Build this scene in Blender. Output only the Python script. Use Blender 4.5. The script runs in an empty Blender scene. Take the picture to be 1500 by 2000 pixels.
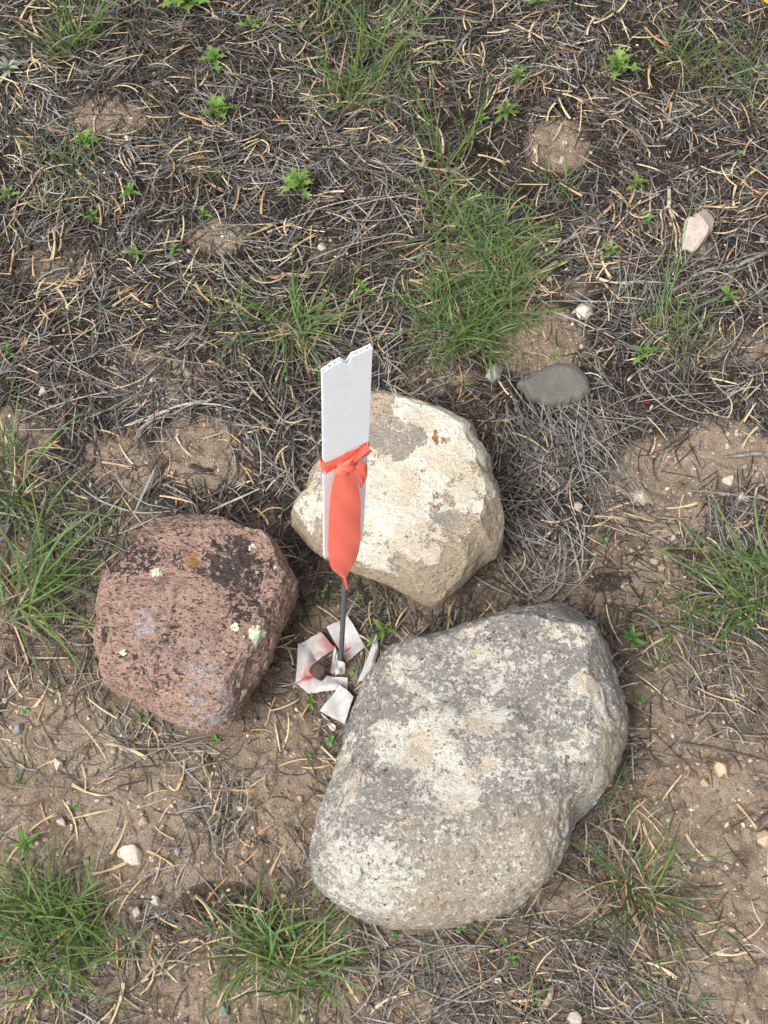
import bpy, math, random
import numpy as np
from mathutils import Vector, Matrix

# ------------------------------------------------------------------ camera / light
rng = np.random.default_rng(7)
random.seed(7)
scene = bpy.context.scene
COL = scene.collection
TH = math.radians(25.0)          # tilt of the lens away from straight down
DIST, F = 1.65, 2800.0           # metres to the ground at the image centre, focal length in photo pixels
CAM = np.array([0.0, -DIST * math.sin(TH), DIST * math.cos(TH)])
FW = np.array([0.0, math.sin(TH), -math.cos(TH)])
RT = np.array([1.0, 0, 0])
UP = np.array([0.0, math.cos(TH), math.sin(TH)])

cd = bpy.data.cameras.new('camera')
cam = bpy.data.objects.new('camera', cd)
COL.objects.link(cam)
cam.location = CAM
cam.rotation_euler = (TH, 0, 0)
cd.sensor_fit = 'VERTICAL'
cd.sensor_height = 24.0
cd.lens = F / 2000.0 * 24.0
cd.clip_start = 0.02
cd.clip_end = 500
scene.camera = cam

SUN_EL, SUN_AZ = math.radians(54), math.radians(-138)     # azimuth from +Y, clockwise positive
world = bpy.data.worlds.new('World')
scene.world = world
world.use_nodes = True
wn = world.node_tree
wn.nodes.clear()
sky = wn.nodes.new('ShaderNodeTexSky')
sky.sky_type = 'NISHITA'
sky.sun_disc = False
sky.sun_elevation = SUN_EL
sky.sun_rotation = SUN_AZ
sky.dust_density = 5.0
sky.air_density = 1.0
hs = wn.nodes.new('ShaderNodeHueSaturation')             # thin white cloud takes the blue out of the sky
hs.inputs['Saturation'].default_value = 0.28
bg = wn.nodes.new('ShaderNodeBackground')
bg.inputs['Strength'].default_value = 0.12
wo = wn.nodes.new('ShaderNodeOutputWorld')
wn.links.new(sky.outputs[0], hs.inputs['Color'])
wn.links.new(hs.outputs[0], bg.inputs[0])
wn.links.new(bg.outputs[0], wo.inputs[0])

sd = bpy.data.lights.new('sun', 'SUN')
sd.energy = 1.5
sd.angle = math.radians(24)
sd.color = (1.0, 0.97, 0.925)
sun = bpy.data.objects.new('sun', sd)
COL.objects.link(sun)
sdir = Vector((math.sin(SUN_AZ) * math.cos(SUN_EL), math.cos(SUN_AZ) * math.cos(SUN_EL), math.sin(SUN_EL)))
sun.rotation_euler = sdir.to_track_quat('Z', 'Y').to_euler()
sun.location = sdir * 5

scene.view_settings.view_transform = 'Standard'
scene.view_settings.look = 'None'
scene.view_settings.gamma = 1.0
scene.view_settings.exposure = 0.85
scene.view_settings.use_curve_mapping = False
scene.render.engine = 'CYCLES'
scene.cycles.max_bounces = 5
scene.cycles.diffuse_bounces = 3

# ------------------------------------------------------------------ geometry helpers
def P(px, py, z=0.0):
    """photo pixel -> world point on the horizontal plane z"""
    d = FW + RT * ((px - 750) / F) + UP * ((1000 - py) / F)
    t = (z - CAM[2]) / d[2]
    return CAM + d * t

def proj(V):
    v = np.asarray(V) - CAM
    w = v @ FW
    return 750 + F * (v @ RT) / w, 1000 - F * (v @ UP) / w

def z_at(X, Y, py):
    """height at which the vertical through (X, Y) crosses photo row py"""
    lo, hi = -0.2, 1.2
    for _ in range(50):
        m = (lo + hi) / 2
        if proj(np.array([[X, Y, m]]))[1][0] > py: lo = m
        else: hi = m
    return (lo + hi) / 2

def mmpx(py):
    """metres per photo pixel on the ground at row py"""
    return np.linalg.norm(P(751, py) - P(750, py))

def _h(ix, iy, iz, seed):
    n = (ix * 374761393 + iy * 668265263 + iz * 2147483647 + seed * 1274126177) & 0x7fffffff
    n = ((n ^ (n >> 13)) * 1274126177) & 0x7fffffff
    n = (n ^ (n >> 16)) & 0xffff
    return n / 32767.5 - 1.0

def vnoise(p, seed=0):
    p = np.asarray(p, float)
    i = np.floor(p).astype(np.int64)
    f = p - i
    f = f * f * f * (f * (f * 6 - 15) + 10)
    r = 0
    for dx in (0, 1):
        wx = f[:, 0] if dx else 1 - f[:, 0]
        for dy in (0, 1):
            wy = f[:, 1] if dy else 1 - f[:, 1]
            for dz in (0, 1):
                wz = f[:, 2] if dz else 1 - f[:, 2]
                r = r + wx * wy * wz * _h(i[:, 0] + dx, i[:, 1] + dy, i[:, 2] + dz, seed)
    return r

ROT3 = np.array([[0.0, 0.8, 0.6], [-0.8, 0.36, -0.48], [-0.6, -0.48, 0.64]])
def fbm(p, oct=4, seed=0, gain=0.5):
    r, a, t = 0, 1.0, 0
    p = np.asarray(p, float)
    for k in range(oct):
        r = r + a * vnoise(p, seed + k * 17); t += a
        a *= gain; p = (p @ ROT3.T) * 2.03 + 5.3
    return r / t

def sstep(a, b, x):
    t = np.clip((x - a) / (b - a), 0, 1)
    return t * t * (3 - 2 * t)

def make_mesh(name, V, faces, smooth=True, col=None, attrs=None):
    """faces: list of int arrays (n,3) or (n,4)"""
    me = bpy.data.meshes.new(name)
    V = np.asarray(V, np.float32)
    me.vertices.add(len(V)); me.vertices.foreach_set('co', V.ravel())
    faces = [np.asarray(f, np.int32) for f in faces if len(f)]
    idx = np.concatenate([f.ravel() for f in faces])
    tot = np.concatenate([np.full(len(f), f.shape[1], np.int32) for f in faces])
    me.loops.add(len(idx)); me.loops.foreach_set('vertex_index', idx)
    me.polygons.add(len(tot))
    me.polygons.foreach_set('loop_start', np.concatenate([[0], np.cumsum(tot)[:-1]]).astype(np.int32))
    me.polygons.foreach_set('loop_total', tot)
    me.polygons.foreach_set('use_smooth', np.full(len(tot), smooth))
    if col is not None:
        a = me.attributes.new('col', 'FLOAT_COLOR', 'POINT')
        c = np.ones((len(V), 4), np.float32); c[:, :3] = col
        a.data.foreach_set('color', c.ravel())
    for k, v in (attrs or {}).items():
        a = me.attributes.new(k, 'FLOAT', 'POINT')
        a.data.foreach_set('value', np.asarray(v, np.float32))
    me.update(calc_edges=True)
    return me

def link(name, me, mat=None, parent=None, loc=None):
    o = bpy.data.objects.new(name, me)
    COL.objects.link(o)
    if mat is not None and me is not None and len(me.materials) == 0: me.materials.append(mat)
    if parent is not None: o.parent = parent
    if loc is not None: o.location = loc
    return o

def tag(o, label=None, cat=None, group=None, kind=None):
    if label: o['label'] = label
    if cat: o['category'] = cat
    if group: o['group'] = group
    if kind: o['kind'] = kind
    return o

def empty(name, loc, label, cat, group=None):
    o = bpy.data.objects.new(name, None)
    o.empty_display_size = 0.01
    COL.objects.link(o); o.location = loc
    return tag(o, label, cat, group)

def strips(Pa, W, up=None, lift=0.4, ncol=None):
    """N ribbons with a ridge: Pa (N,S,3), W (N,S). Returns V, quads, col"""
    N, S, _ = Pa.shape
    T = np.gradient(Pa, axis=1)
    T /= np.linalg.norm(T, axis=2, keepdims=True) + 1e-9
    if up is None: up = np.tile(np.array([0, 0, 1.0]), (N, 1))
    U = np.repeat(up[:, None, :], S, axis=1)
    sd_ = np.cross(T, U); sd_ /= np.linalg.norm(sd_, axis=2, keepdims=True) + 1e-9
    nn = np.cross(sd_, T)
    w = W[:, :, None]
    V = np.stack([Pa - sd_ * w / 2, Pa + nn * w * lift, Pa + sd_ * w / 2], axis=2)   # N,S,3,3
    b = (np.arange(N) * S * 3)[:, None, None] + (np.arange(S - 1) * 3)[None, :, None] + np.arange(2)[None, None, :]
    b = b.ravel()
    Q = np.stack([b, b + 1, b + 4, b + 3], axis=1)
    C = None
    if ncol is not None:
        if ncol.ndim == 2: C = np.repeat(ncol, S * 3, axis=0)
        else: C = np.repeat(ncol.reshape(N * S, 3), 3, axis=0)
    return V.reshape(-1, 3), Q, C

def tube(path, rad, seg=8, cap=True):
    path = np.asarray(path, float); S = len(path)
    rad = np.broadcast_to(np.asarray(rad, float), (S,))
    T = np.gradient(path, axis=0); T /= np.linalg.norm(T, axis=1, keepdims=True) + 1e-9
    ref = np.array([0.0, 0, 1]) if abs(T[0][2]) < 0.8 else np.array([1.0, 0, 0])
    V = []
    for k in range(S):
        a = np.cross(T[k], ref); a /= np.linalg.norm(a); b = np.cross(a, T[k])
        for j in range(seg):
            t = 2 * math.pi * j / seg
            V.append(path[k] + rad[k] * (math.cos(t) * a + math.sin(t) * b))
    Q = [[k * seg + j, k * seg + (j + 1) % seg, (k + 1) * seg + (j + 1) % seg, (k + 1) * seg + j] for k in range(S - 1) for j in range(seg)]
    Tn = []
    if cap:
        V += [path[0], path[-1]]
        n = S * seg
        for j in range(seg):
            Tn.append([n, (j + 1) % seg, j]); Tn.append([n + 1, (S - 1) * seg + j, (S - 1) * seg + (j + 1) % seg])
    return np.array(V), np.array(Q), np.array(Tn, int).reshape(-1, 3)

_ico = {}
def ico(n):
    if n not in _ico:
        import bmesh
        bm = bmesh.new(); bmesh.ops.create_icosphere(bm, subdivisions=n, radius=1)
        V = np.array([v.co[:] for v in bm.verts]); Fc = np.array([[v.index for v in f.verts] for f in bm.faces])
        bm.free(); _ico[n] = (V / np.linalg.norm(V, axis=1, keepdims=True), Fc)
    return _ico[n]

# ------------------------------------------------------------------ materials
class NB:
    def __init__(s, name, rough=0.8, spec=0.3):
        s.m = bpy.data.materials.new(name); s.m.use_nodes = True
        s.t = s.m.node_tree; s.t.nodes.clear()
        s.out = s.t.nodes.new('ShaderNodeOutputMaterial')
        s.b = s.t.nodes.new('ShaderNodeBsdfPrincipled')
        s.b.inputs['Roughness'].default_value = rough
        s.b.inputs['Specular IOR Level'].default_value = spec
        s.t.links.new(s.b.outputs[0], s.out.inputs[0])
        tc = s.t.nodes.new('ShaderNodeTexCoord'); s.co = tc.outputs['Object']
    def set(s, sock, v):
        if isinstance(v, bpy.types.NodeSocket): s.t.links.new(v, sock)
        elif isinstance(v, tuple) and len(v) == 3 and sock.type == 'RGBA': sock.default_value = (*v, 1)
        else: sock.default_value = v
    def noise(s, scale, detail=4, rough=0.55, off=0.0, vec=None, dist=0.0):
        n = s.t.nodes.new('ShaderNodeTexNoise')
        v = vec or s.co
        if off:
            mp = s.t.nodes.new('ShaderNodeMapping'); s.set(mp.inputs['Vector'], v)
            mp.inputs['Location'].default_value = (off, off * 1.7, off * 0.6); v = mp.outputs[0]
        s.set(n.inputs['Vector'], v)
        n.inputs['Scale'].default_value = scale; n.inputs['Detail'].default_value = detail
        n.inputs['Roughness'].default_value = rough; n.inputs['Distortion'].default_value = dist
        return n.outputs['Fac']
    def voro(s, scale, feature='F1', out='Distance', rnd=1.0, vec=None):
        n = s.t.nodes.new('ShaderNodeTexVoronoi'); n.feature = feature
        s.set(n.inputs['Vector'], vec or s.co); n.inputs['Scale'].default_value = scale
        n.inputs['Randomness'].default_value = rnd
        return n.outputs[out]
    def math(s, op, a, b=0.0, c=None, clamp=False):
        n = s.t.nodes.new('ShaderNodeMath'); n.operation = op; n.use_clamp = clamp
        s.set(n.inputs[0], a); s.set(n.inputs[1], b)
        if c is not None: s.set(n.inputs[2], c)
        return n.outputs[0]
    def step(s, x, a, b):
        n = s.t.nodes.new('ShaderNodeMapRange'); n.interpolation_type = 'SMOOTHSTEP'
        s.set(n.inputs['Value'], x); n.inputs['From Min'].default_value = a; n.inputs['From Max'].default_value = b
        return n.outputs[0]
    def mix(s, f, a, b, mode='MIX'):
        n = s.t.nodes.new('ShaderNodeMix'); n.data_type = 'RGBA'; n.blend_type = mode
        s.set(n.inputs[0], f); s.set(n.inputs[6], a); s.set(n.inputs[7], b)
        return n.outputs[2]
    def attr(s, name, out='Fac'):
        n = s.t.nodes.new('ShaderNodeAttribute'); n.attribute_name = name
        return n.outputs[out]
    def bump(s, h, dist, strength=1.0, prev=None):
        n = s.t.nodes.new('ShaderNodeBump'); n.inputs['Distance'].default_value = dist
        n.inputs['Strength'].default_value = strength; s.set(n.inputs['Height'], h)
        if prev is not None: s.t.links.new(prev, n.inputs['Normal'])
        return n.outputs[0]
    def fin(s, col, nrm=None, rough=None):
        s.set(s.b.inputs['Base Color'], col)
        if nrm is not None: s.t.links.new(nrm, s.b.inputs['Normal'])
        if rough is not None: s.set(s.b.inputs['Roughness'], rough)
        return s.m

def m_ground():
    n = NB('soil', 0.95, 0.1)
    bare, dark = n.attr('bare'), n.attr('dark')
    a = n.noise(9, 5, 0.6); b = n.noise(60, 5, 0.65, 3.1); c = n.noise(420, 4, 0.7, 7.7); d = n.noise(1500, 2, 0.6, 1.7)
    tan = n.mix(n.step(b, 0.35, 0.68), (0.42, 0.325, 0.24), (0.285, 0.216, 0.158))
    tan = n.mix(n.math('MULTIPLY', n.step(a, 0.5, 0.7), 0.6), tan, (0.53, 0.435, 0.335))
    hum = n.mix(n.step(b, 0.35, 0.65), (0.062, 0.045, 0.034), (0.024, 0.018, 0.015))
    mk = n.math('ADD', bare, n.math('MULTIPLY', n.math('SUBTRACT', b, 0.5), 1.3))
    mk = n.math('ADD', mk, n.math('MULTIPLY', n.math('SUBTRACT', c, 0.5), 0.8))
    colr = n.mix(n.step(mk, 0.18, 0.62), hum, tan)
    colr = n.mix(n.math('MULTIPLY', n.step(n.math('ADD', dark, n.math('MULTIPLY', n.math('SUBTRACT', c, 0.5), 1.6)), 0.4, 0.6), 0.75), colr, (0.045, 0.034, 0.027))
    colr = n.mix(n.math('MULTIPLY', n.step(c, 0.56, 0.72), 0.55), colr, (0.085, 0.058, 0.04))
    colr = n.mix(n.math('MULTIPLY', n.step(d, 0.62, 0.72), 0.5), colr, (0.50, 0.39, 0.28))
    e = n.noise(22, 6, 0.7, 5.3)
    colr = n.mix(n.math('MULTIPLY', n.step(e, 0.52, 0.66), 0.5), colr, (0.085, 0.06, 0.045))
    crumb = n.voro(330)
    nr = n.bump(b, 0.010, 0.7)
    nr = n.bump(c, 0.007, 0.9, nr)
    nr = n.bump(crumb, 0.0022, 0.7, nr)
    nr = n.bump(d, 0.0012, 0.6, nr)
    return n.fin(colr, nr)

def m_col(name, rough=0.6, spec=0.3, var=300, transl=0.0, amt=0.35):
    """colour from the pieces' own colour attribute, with a little grain"""
    n = NB(name, rough, spec)
    c = n.attr('col', 'Color')
    g = n.noise(var, 3, 0.6)
    hi = n.mix(1.0, c, (1 + amt, 1 + amt, 1 + amt), 'MULTIPLY')
    lo = n.mix(1.0, c, (1 - amt, 1 - amt, 1 - amt), 'MULTIPLY')
    cc = n.mix(n.step(g, 0.3, 0.7), lo, hi)
    m = n.fin(cc)
    if transl:
        tr = n.t.nodes.new('ShaderNodeBsdfTranslucent'); n.t.links.new(cc, tr.inputs[0])
        ms = n.t.nodes.new('ShaderNodeMixShader'); ms.inputs[0].default_value = transl
        n.t.links.new(n.b.outputs[0], ms.inputs[1]); n.t.links.new(tr.outputs[0], ms.inputs[2])
        n.t.links.new(ms.outputs[0], n.out.inputs[0])
    return m

def m_stone(name, c1, c2, c3=None, scale=60, spots=0.0, rough=0.85):
    n = NB(name, rough, 0.25)
    a = n.noise(scale, 5, 0.6); b = n.noise(scale * 7, 4, 0.65, 3)
    c = n.mix(n.step(a, 0.35, 0.65), c1, c2)
    if c3: c = n.mix(n.math('MULTIPLY', n.step(b, 0.5, 0.68), 0.7), c, c3)
    if spots:
        c = n.mix(n.math('MULTIPLY', n.step(n.noise(scale * 9, 3, 0.5, 9), 0.56, 0.62), spots), c, (0.06, 0.055, 0.05))
    return n.fin(c, n.bump(b, 0.0015, 0.7))

def m_grey_boulder():
    n = NB('grey_boulder_stone', 0.88, 0.2)
    crust, pale, brown = n.attr('crust'), n.attr('pale'), n.attr('brown')
    w = n.noise(14, 4, 0.55); a = n.noise(55, 6, 0.68, 2); b = n.noise(190, 5, 0.7, 5); f = n.noise(620, 3, 0.65, 8)
    base = n.mix(n.step(a, 0.3, 0.7), (0.42, 0.395, 0.355), (0.295, 0.276, 0.256))
    base = n.mix(n.step(n.math('ADD', brown, n.math('MULTIPLY', n.math('SUBTRACT', a, 0.5), 1.2)), 0.3, 0.8), base,
                 n.mix(n.step(b, 0.35, 0.65), (0.54, 0.46, 0.36), (0.43, 0.36, 0.275)))
    base = n.mix(n.math('MULTIPLY', n.step(b, 0.56, 0.68), 0.6), base, (0.17, 0.152, 0.14))
    # pale mineral flecks, ragged and of two sizes
    pm = n.math('ADD', n.math('MULTIPLY', pale, 0.085), n.math('MULTIPLY', n.math('SUBTRACT', w, 0.5), 0.28))
    f1 = n.step(n.math('ADD', n.noise(310, 3, 0.6, 13), pm), 0.575, 0.60)
    f2 = n.step(n.math('ADD', n.noise(135, 5, 0.68, 19), pm), 0.595, 0.61)
    base = n.mix(n.math('MULTIPLY', f1, 0.75), base, n.mix(f, (0.88, 0.84, 0.76), (0.60, 0.56, 0.50)))
    base = n.mix(n.math('MULTIPLY', f2, 0.85), base, (0.86, 0.825, 0.74))
    base = n.mix(n.math('MULTIPLY', n.step(n.noise(520, 3, 0.6, 47), 0.62, 0.68), 0.6), base, (0.13, 0.115, 0.10))
    # cream crust with ragged edge
    ck = n.math('ADD', crust, n.math('ADD', n.math('MULTIPLY', n.math('SUBTRACT', b, 0.5), 1.7), n.math('MULTIPLY', n.math('SUBTRACT', a, 0.5), 1.7)))
    ckm = n.step(ck, 0.31, 0.35)
    crc = n.mix(n.step(n.noise(30, 4, 0.6, 11), 0.42, 0.6), (0.90, 0.86, 0.77), (0.80, 0.69, 0.53))
    crc = n.mix(n.math('MULTIPLY', n.step(n.noise(260, 4, 0.7, 33), 0.56, 0.64), 0.6), crc, (0.36, 0.315, 0.27))
    c = n.mix(ckm, base, crc)
    # rust freckles
    rk = n.step(n.math('ADD', n.noise(38, 5, 0.7, 21), n.math('MULTIPLY', brown, 0.07)), 0.66, 0.72)
    c = n.mix(n.math('MULTIPLY', rk, 0.7), c, (0.34, 0.185, 0.085))
    pit = n.step(n.noise(150, 4, 0.62, 31), 0.625, 0.67)
    c = n.mix(n.math('MULTIPLY', pit, 0.75), c, (0.085, 0.07, 0.058))
    nr = n.bump(b, 0.009, 0.9)
    nr = n.bump(f, 0.0035, 0.9, nr)
    nr = n.bump(n.math('MULTIPLY', pit, -1.0), 0.004, 0.9, nr)
    nr = n.bump(n.math('ADD', ckm, f1), 0.0010, 0.8, nr)
    return n.fin(c, nr)

def m_cream_rock():
    n = NB('cream_rock_stone', 0.9, 0.15)
    crust, grey = n.attr('crust'), n.attr('pale')
    a = n.noise(40, 5, 0.65, 2); b = n.noise(170, 5, 0.7, 5); f = n.noise(560, 3, 0.65, 8)
    base = n.mix(n.step(a, 0.3, 0.7), (0.60, 0.485, 0.355), (0.51, 0.405, 0.29))
    base = n.mix(n.math('MULTIPLY', n.step(f, 0.5, 0.66), 0.55), base, (0.66, 0.54, 0.40))
    base = n.mix(n.math('MULTIPLY', n.step(n.noise(330, 2, 0.5, 4), 0.60, 0.67), 0.85), base, (0.16, 0.115, 0.08))
    gz = n.step(n.math('ADD', grey, n.math('ADD', n.math('MULTIPLY', n.math('SUBTRACT', b, 0.5), 2.6), n.math('MULTIPLY', n.math('SUBTRACT', a, 0.5), 1.6))), 0.5, 0.62)
    base = n.mix(gz, base, n.mix(n.step(f, 0.4, 0.6), (0.46, 0.405, 0.345), (0.34, 0.30, 0.26)))
    ck = n.math('ADD', crust, n.math('ADD', n.math('MULTIPLY', n.math('SUBTRACT', b, 0.5), 1.1), n.math('MULTIPLY', n.math('SUBTRACT', a, 0.5), 2.0)))
    ck = n.math('SUBTRACT', ck, n.math('MULTIPLY', gz, 0.75))
    ckm = n.step(ck, 0.40, 0.47)
    crc = n.mix(n.step(n.noise(22, 4, 0.6, 11), 0.40, 0.60), (0.90, 0.845, 0.72), (0.78, 0.67, 0.51))
    crc = n.mix(n.math('MULTIPLY', n.step(n.noise(230, 5, 0.7, 15), 0.56, 0.63), 0.55), crc, (0.54, 0.45, 0.34))
    c = n.mix(ckm, base, crc)
    ed = n.math('MULTIPLY', n.math('MULTIPLY', ckm, n.math('SUBTRACT', 1.0, ckm)), 3.2)
    c = n.mix(n.math('MULTIPLY', ed, 0.7), c, (0.26, 0.205, 0.15))
    c = n.mix(n.step(n.math('ADD', n.attr('rust'), n.math('MULTIPLY', n.math('SUBTRACT', b, 0.5), 1.5)), 0.5, 0.65), c, (0.36, 0.20, 0.10))
    nr = n.bump(b, 0.008, 0.9)
    nr = n.bump(f, 0.003, 0.9, nr)
    nr = n.bump(ckm, 0.0016, 0.9, nr)
    return n.fin(c, nr)

def m_red_rock():
    n = NB('red_rock_stone', 0.9, 0.15)
    black, lil, rust = n.attr('crust'), n.attr('pale'), n.attr('rust')
    a = n.noise(30, 5, 0.6, 2); b = n.noise(150, 5, 0.7, 5); f = n.noise(520, 3, 0.65, 8)
    base = n.mix(n.step(a, 0.3, 0.7), (0.54, 0.36, 0.285), (0.42, 0.28, 0.222))
    base = n.mix(n.math('MULTIPLY', n.step(f, 0.5, 0.66), 0.5), base, (0.60, 0.44, 0.36))
    base = n.mix(n.math('MULTIPLY', n.step(n.noise(85, 5, 0.68, 17), 0.50, 0.62), 0.6), base, (0.19, 0.125, 0.10))
    mp = n.t.nodes.new('ShaderNodeMapping'); n.t.links.new(n.co, mp.inputs['Vector'])
    mp.inputs['Rotation'].default_value = (0, 0, 0.6); mp.inputs['Scale'].default_value = (0.55, 1.25, 1.0)
    pit = n.step(n.noise(330, 3, 0.55, 4, vec=mp.outputs[0]), 0.585, 0.635)
    base = n.mix(n.math('MULTIPLY', pit, 0.85), base, (0.055, 0.035, 0.03))
    lk = n.step(n.math('ADD', lil, n.math('ADD', n.math('MULTIPLY', n.math('SUBTRACT', b, 0.5), 2.2), n.math('MULTIPLY', n.math('SUBTRACT', a, 0.5), 1.4))), 0.44, 0.62)
    base = n.mix(n.math('MULTIPLY', lk, 0.85), base, n.mix(n.step(f, 0.4, 0.6), (0.60, 0.545, 0.56), (0.40, 0.33, 0.33)))
    bk = n.step(n.math('ADD', black, n.math('ADD', n.math('MULTIPLY', n.math('SUBTRACT', b, 0.5), 2.6), n.math('MULTIPLY', n.math('SUBTRACT', n.noise(420, 4, 0.6, 40), 0.5), 1.2))), 0.40, 0.52)
    base = n.mix(n.math('MULTIPLY', bk, 0.9), base, (0.052, 0.046, 0.046))
    base = n.mix(n.math('MULTIPLY', n.step(n.math('ADD', rust, n.math('MULTIPLY', n.math('SUBTRACT', b, 0.5), 1.5)), 0.5, 0.62), 0.8), base, (0.40, 0.20, 0.055))
    nr = n.bump(b, 0.009, 0.9)
    nr = n.bump(f, 0.0035, 0.9, nr)
    nr = n.bump(n.math('MULTIPLY', pit, -1.0), 0.004, 0.9, nr)
    return n.fin(base, nr)

M = dict(
    ground=m_ground(), needle=m_col('pine_needle', 0.6, 0.3, 250, 0.0, 0.3), grass=m_col('grass_blade', 0.5, 0.35, 120, 0.3, 0.2),
    leaf=m_col('seedling_leaf', 0.5, 0.35, 220, 0.25, 0.2), crumb=m_col('soil_crumb', 0.95, 0.1, 600, 0.0, 0.35),
    grit=m_col('grit', 0.85, 0.2, 500, 0.0, 0.25), wood=m_col('twig_bark', 0.85, 0.15, 260, 0.0, 0.45),
    boulder=m_grey_boulder(), cream=m_cream_rock(), red=m_red_rock(),
    slate=m_stone('grey_green_stone', (0.12, 0.118, 0.105), (0.155, 0.15, 0.13), (0.095, 0.092, 0.082), 40),
    pinkish=m_stone('pale_pinkish_stone', (0.46, 0.39, 0.335), (0.36, 0.30, 0.255), (0.27, 0.22, 0.18), 45),
    white=m_stone('white_pebble', (0.64, 0.575, 0.50), (0.53, 0.46, 0.385), (0.38, 0.31, 0.25), 90),
    tan=m_stone('tan_pebble', (0.55, 0.42, 0.29), (0.45, 0.34, 0.23), (0.33, 0.25, 0.17), 90),
    grey=m_stone('grey_pebble', (0.34, 0.335, 0.33), (0.25, 0.245, 0.24), (0.47, 0.46, 0.45), 90),
    speck=m_stone('speckled_pebble', (0.50, 0.45, 0.34), (0.44, 0.39, 0.30), None, 80, 0.9),
    brownp=m_stone('brown_pebble', (0.27, 0.185, 0.125), (0.20, 0.135, 0.095), (0.36, 0.27, 0.19), 90),
    seed=m_stone('dark_red_seed', (0.10, 0.018, 0.012), (0.06, 0.012, 0.01), None, 120, 0, 0.25),
)

def m_plain(name, col, rough=0.5, spec=0.4, nscale=200, amt=0.08, bump=0.0):
    n = NB(name, rough, spec)
    g = n.noise(nscale, 4, 0.6)
    c = n.mix(n.step(g, 0.3, 0.7), tuple(x * (1 - amt) for x in col), tuple(min(1, x * (1 + amt)) for x in col))
    return n.fin(c, n.bump(g, 0.001, bump) if bump else None)

def m_tape():
    n = NB('coral_flagging_vinyl', 0.42, 0.35)
    g = n.noise(90, 3, 0.5)
    c = n.mix(g, (1.0, 0.17, 0.11), (1.0, 0.22, 0.15))
    n.fin(c, n.bump(n.noise(160, 3, 0.5, 2), 0.001, 0.25))
    tr = n.t.nodes.new('ShaderNodeBsdfTranslucent'); n.t.links.new(c, tr.inputs[0])
    ms = n.t.nodes.new('ShaderNodeMixShader'); ms.inputs[0].default_value = 0.12
    n.t.links.new(n.b.outputs[0], ms.inputs[1]); n.t.links.new(tr.outputs[0], ms.inputs[2]); n.t.links.new(ms.outputs[0], n.out.inputs[0])
    return n.m
def m_faded():
    n = NB('faded_flagging_vinyl', 0.5, 0.3)
    g = n.noise(60, 5, 0.6); d = n.noise(400, 4, 0.7, 3); pk = n.attr('pink')
    c = n.mix(g, (0.56, 0.545, 0.535), (0.40, 0.385, 0.375))
    c = n.mix(n.step(n.math('ADD', pk, n.math('MULTIPLY', n.math('SUBTRACT', g, 0.5), 0.9)), 0.2, 0.9), c, (0.50, 0.11, 0.125))
    c = n.mix(n.math('MULTIPLY', n.step(d, 0.54, 0.68), 0.6), c, (0.22, 0.17, 0.13))
    c = n.mix(n.math('MULTIPLY', n.step(n.noise(45, 5, 0.7, 9), 0.52, 0.66), 0.45), c, (0.30, 0.245, 0.20))
    return n.fin(c, n.bump(g, 0.002, 0.4))
def m_rust():
    n = NB('rusty_iron', 0.75, 0.3)
    g = n.noise(160, 5, 0.7)
    c = n.mix(n.step(g, 0.35, 0.65), (0.045, 0.033, 0.028), (0.085, 0.055, 0.042))
    c = n.mix(n.step(n.noise(260, 3, 0.6, 3), 0.6, 0.7), c, (0.27, 0.14, 0.075))
    return n.fin(c, n.bump(g, 0.0015, 0.7))
M['lath'] = m_plain('white_fluted_plastic', (0.83, 0.875, 0.91), 0.42, 0.4, 120, 0.03)
M['rod'] = m_plain('dark_steel_rod', (0.095, 0.105, 0.112), 0.55, 0.4, 700, 0.3, 0.3)
M['tape'] = m_tape(); M['faded'] = m_faded(); M['rust'] = m_rust()
def m_lichen():
    n = NB('pale_green_lichen', 0.95, 0.1)
    a = n.noise(420, 4, 0.65); v = n.voro(420)
    c = n.mix(n.step(a, 0.4, 0.62), (0.66, 0.68, 0.50), (0.50, 0.53, 0.36))
    c = n.mix(n.step(v, 0.5, 0.85), c, (0.27, 0.29, 0.19))
    return n.fin(c, n.bump(a, 0.002, 0.8))
M['lichen'] = m_lichen()

# ------------------------------------------------------------------ ground
# (px, py, rx, ry, amount): bare earth seen between the litter in the photo
BARE = [(205, 228, 80, 40, .9), (1090, 285, 62, 52, .95), (1058, 665, 85, 70, 1.25), (405, 885, 95, 70, 1.0), (235, 905, 75, 65, .85),
        (310, 745, 85, 60, .65), (430, 462, 70, 35, .7), (115, 520, 80, 50, .5), (30, 860, 70, 60, .8), (1290, 960, 120, 100, .9), (1420, 900, 110, 80, .9),
        (1240, 1120, 120, 75, .8), (200, 1640, 190, 140, 1.0), (560, 1540, 80, 160, .95), (400, 1600, 160, 140, .9), (1390, 1590, 150, 150, 1.0), (1450, 1830, 90, 190, 1.15),
        (1105, 1800, 55, 80, .9), (420, 1960, 170, 60, 1.1), (110, 1440, 170, 100, .8), (1290, 1390, 90, 110, .8), (640, 1180, 60, 120, .3), (850, 735, 70, 35, .6),
        (1350, 480, 60, 50, .4), (1000, 1930, 110, 50, .6), (700, 1960, 130, 60, .6), (520, 1470, 90, 50, .6), (40, 1560, 80, 90, .9), (330, 1520, 150, 70, .7),
        (1120, 560, 50, 30, .6), (1450, 680, 80, 40, .6), (60, 1100, 60, 50, .5), (640, 500, 40, 30, .3), (1060, 450, 40, 25, .5)]
DARK = [(430, 1762, 75, 42, 1.2), (330, 640, 120, 45, .8), (700, 1150, 110, 60, .5), (1300, 690, 90, 40, .5), (1010, 330, 50, 30, .5), (300, 280, 60, 30, .6), (1180, 1130, 40, 25, .9), (60, 590, 90, 60, .4)]
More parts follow.
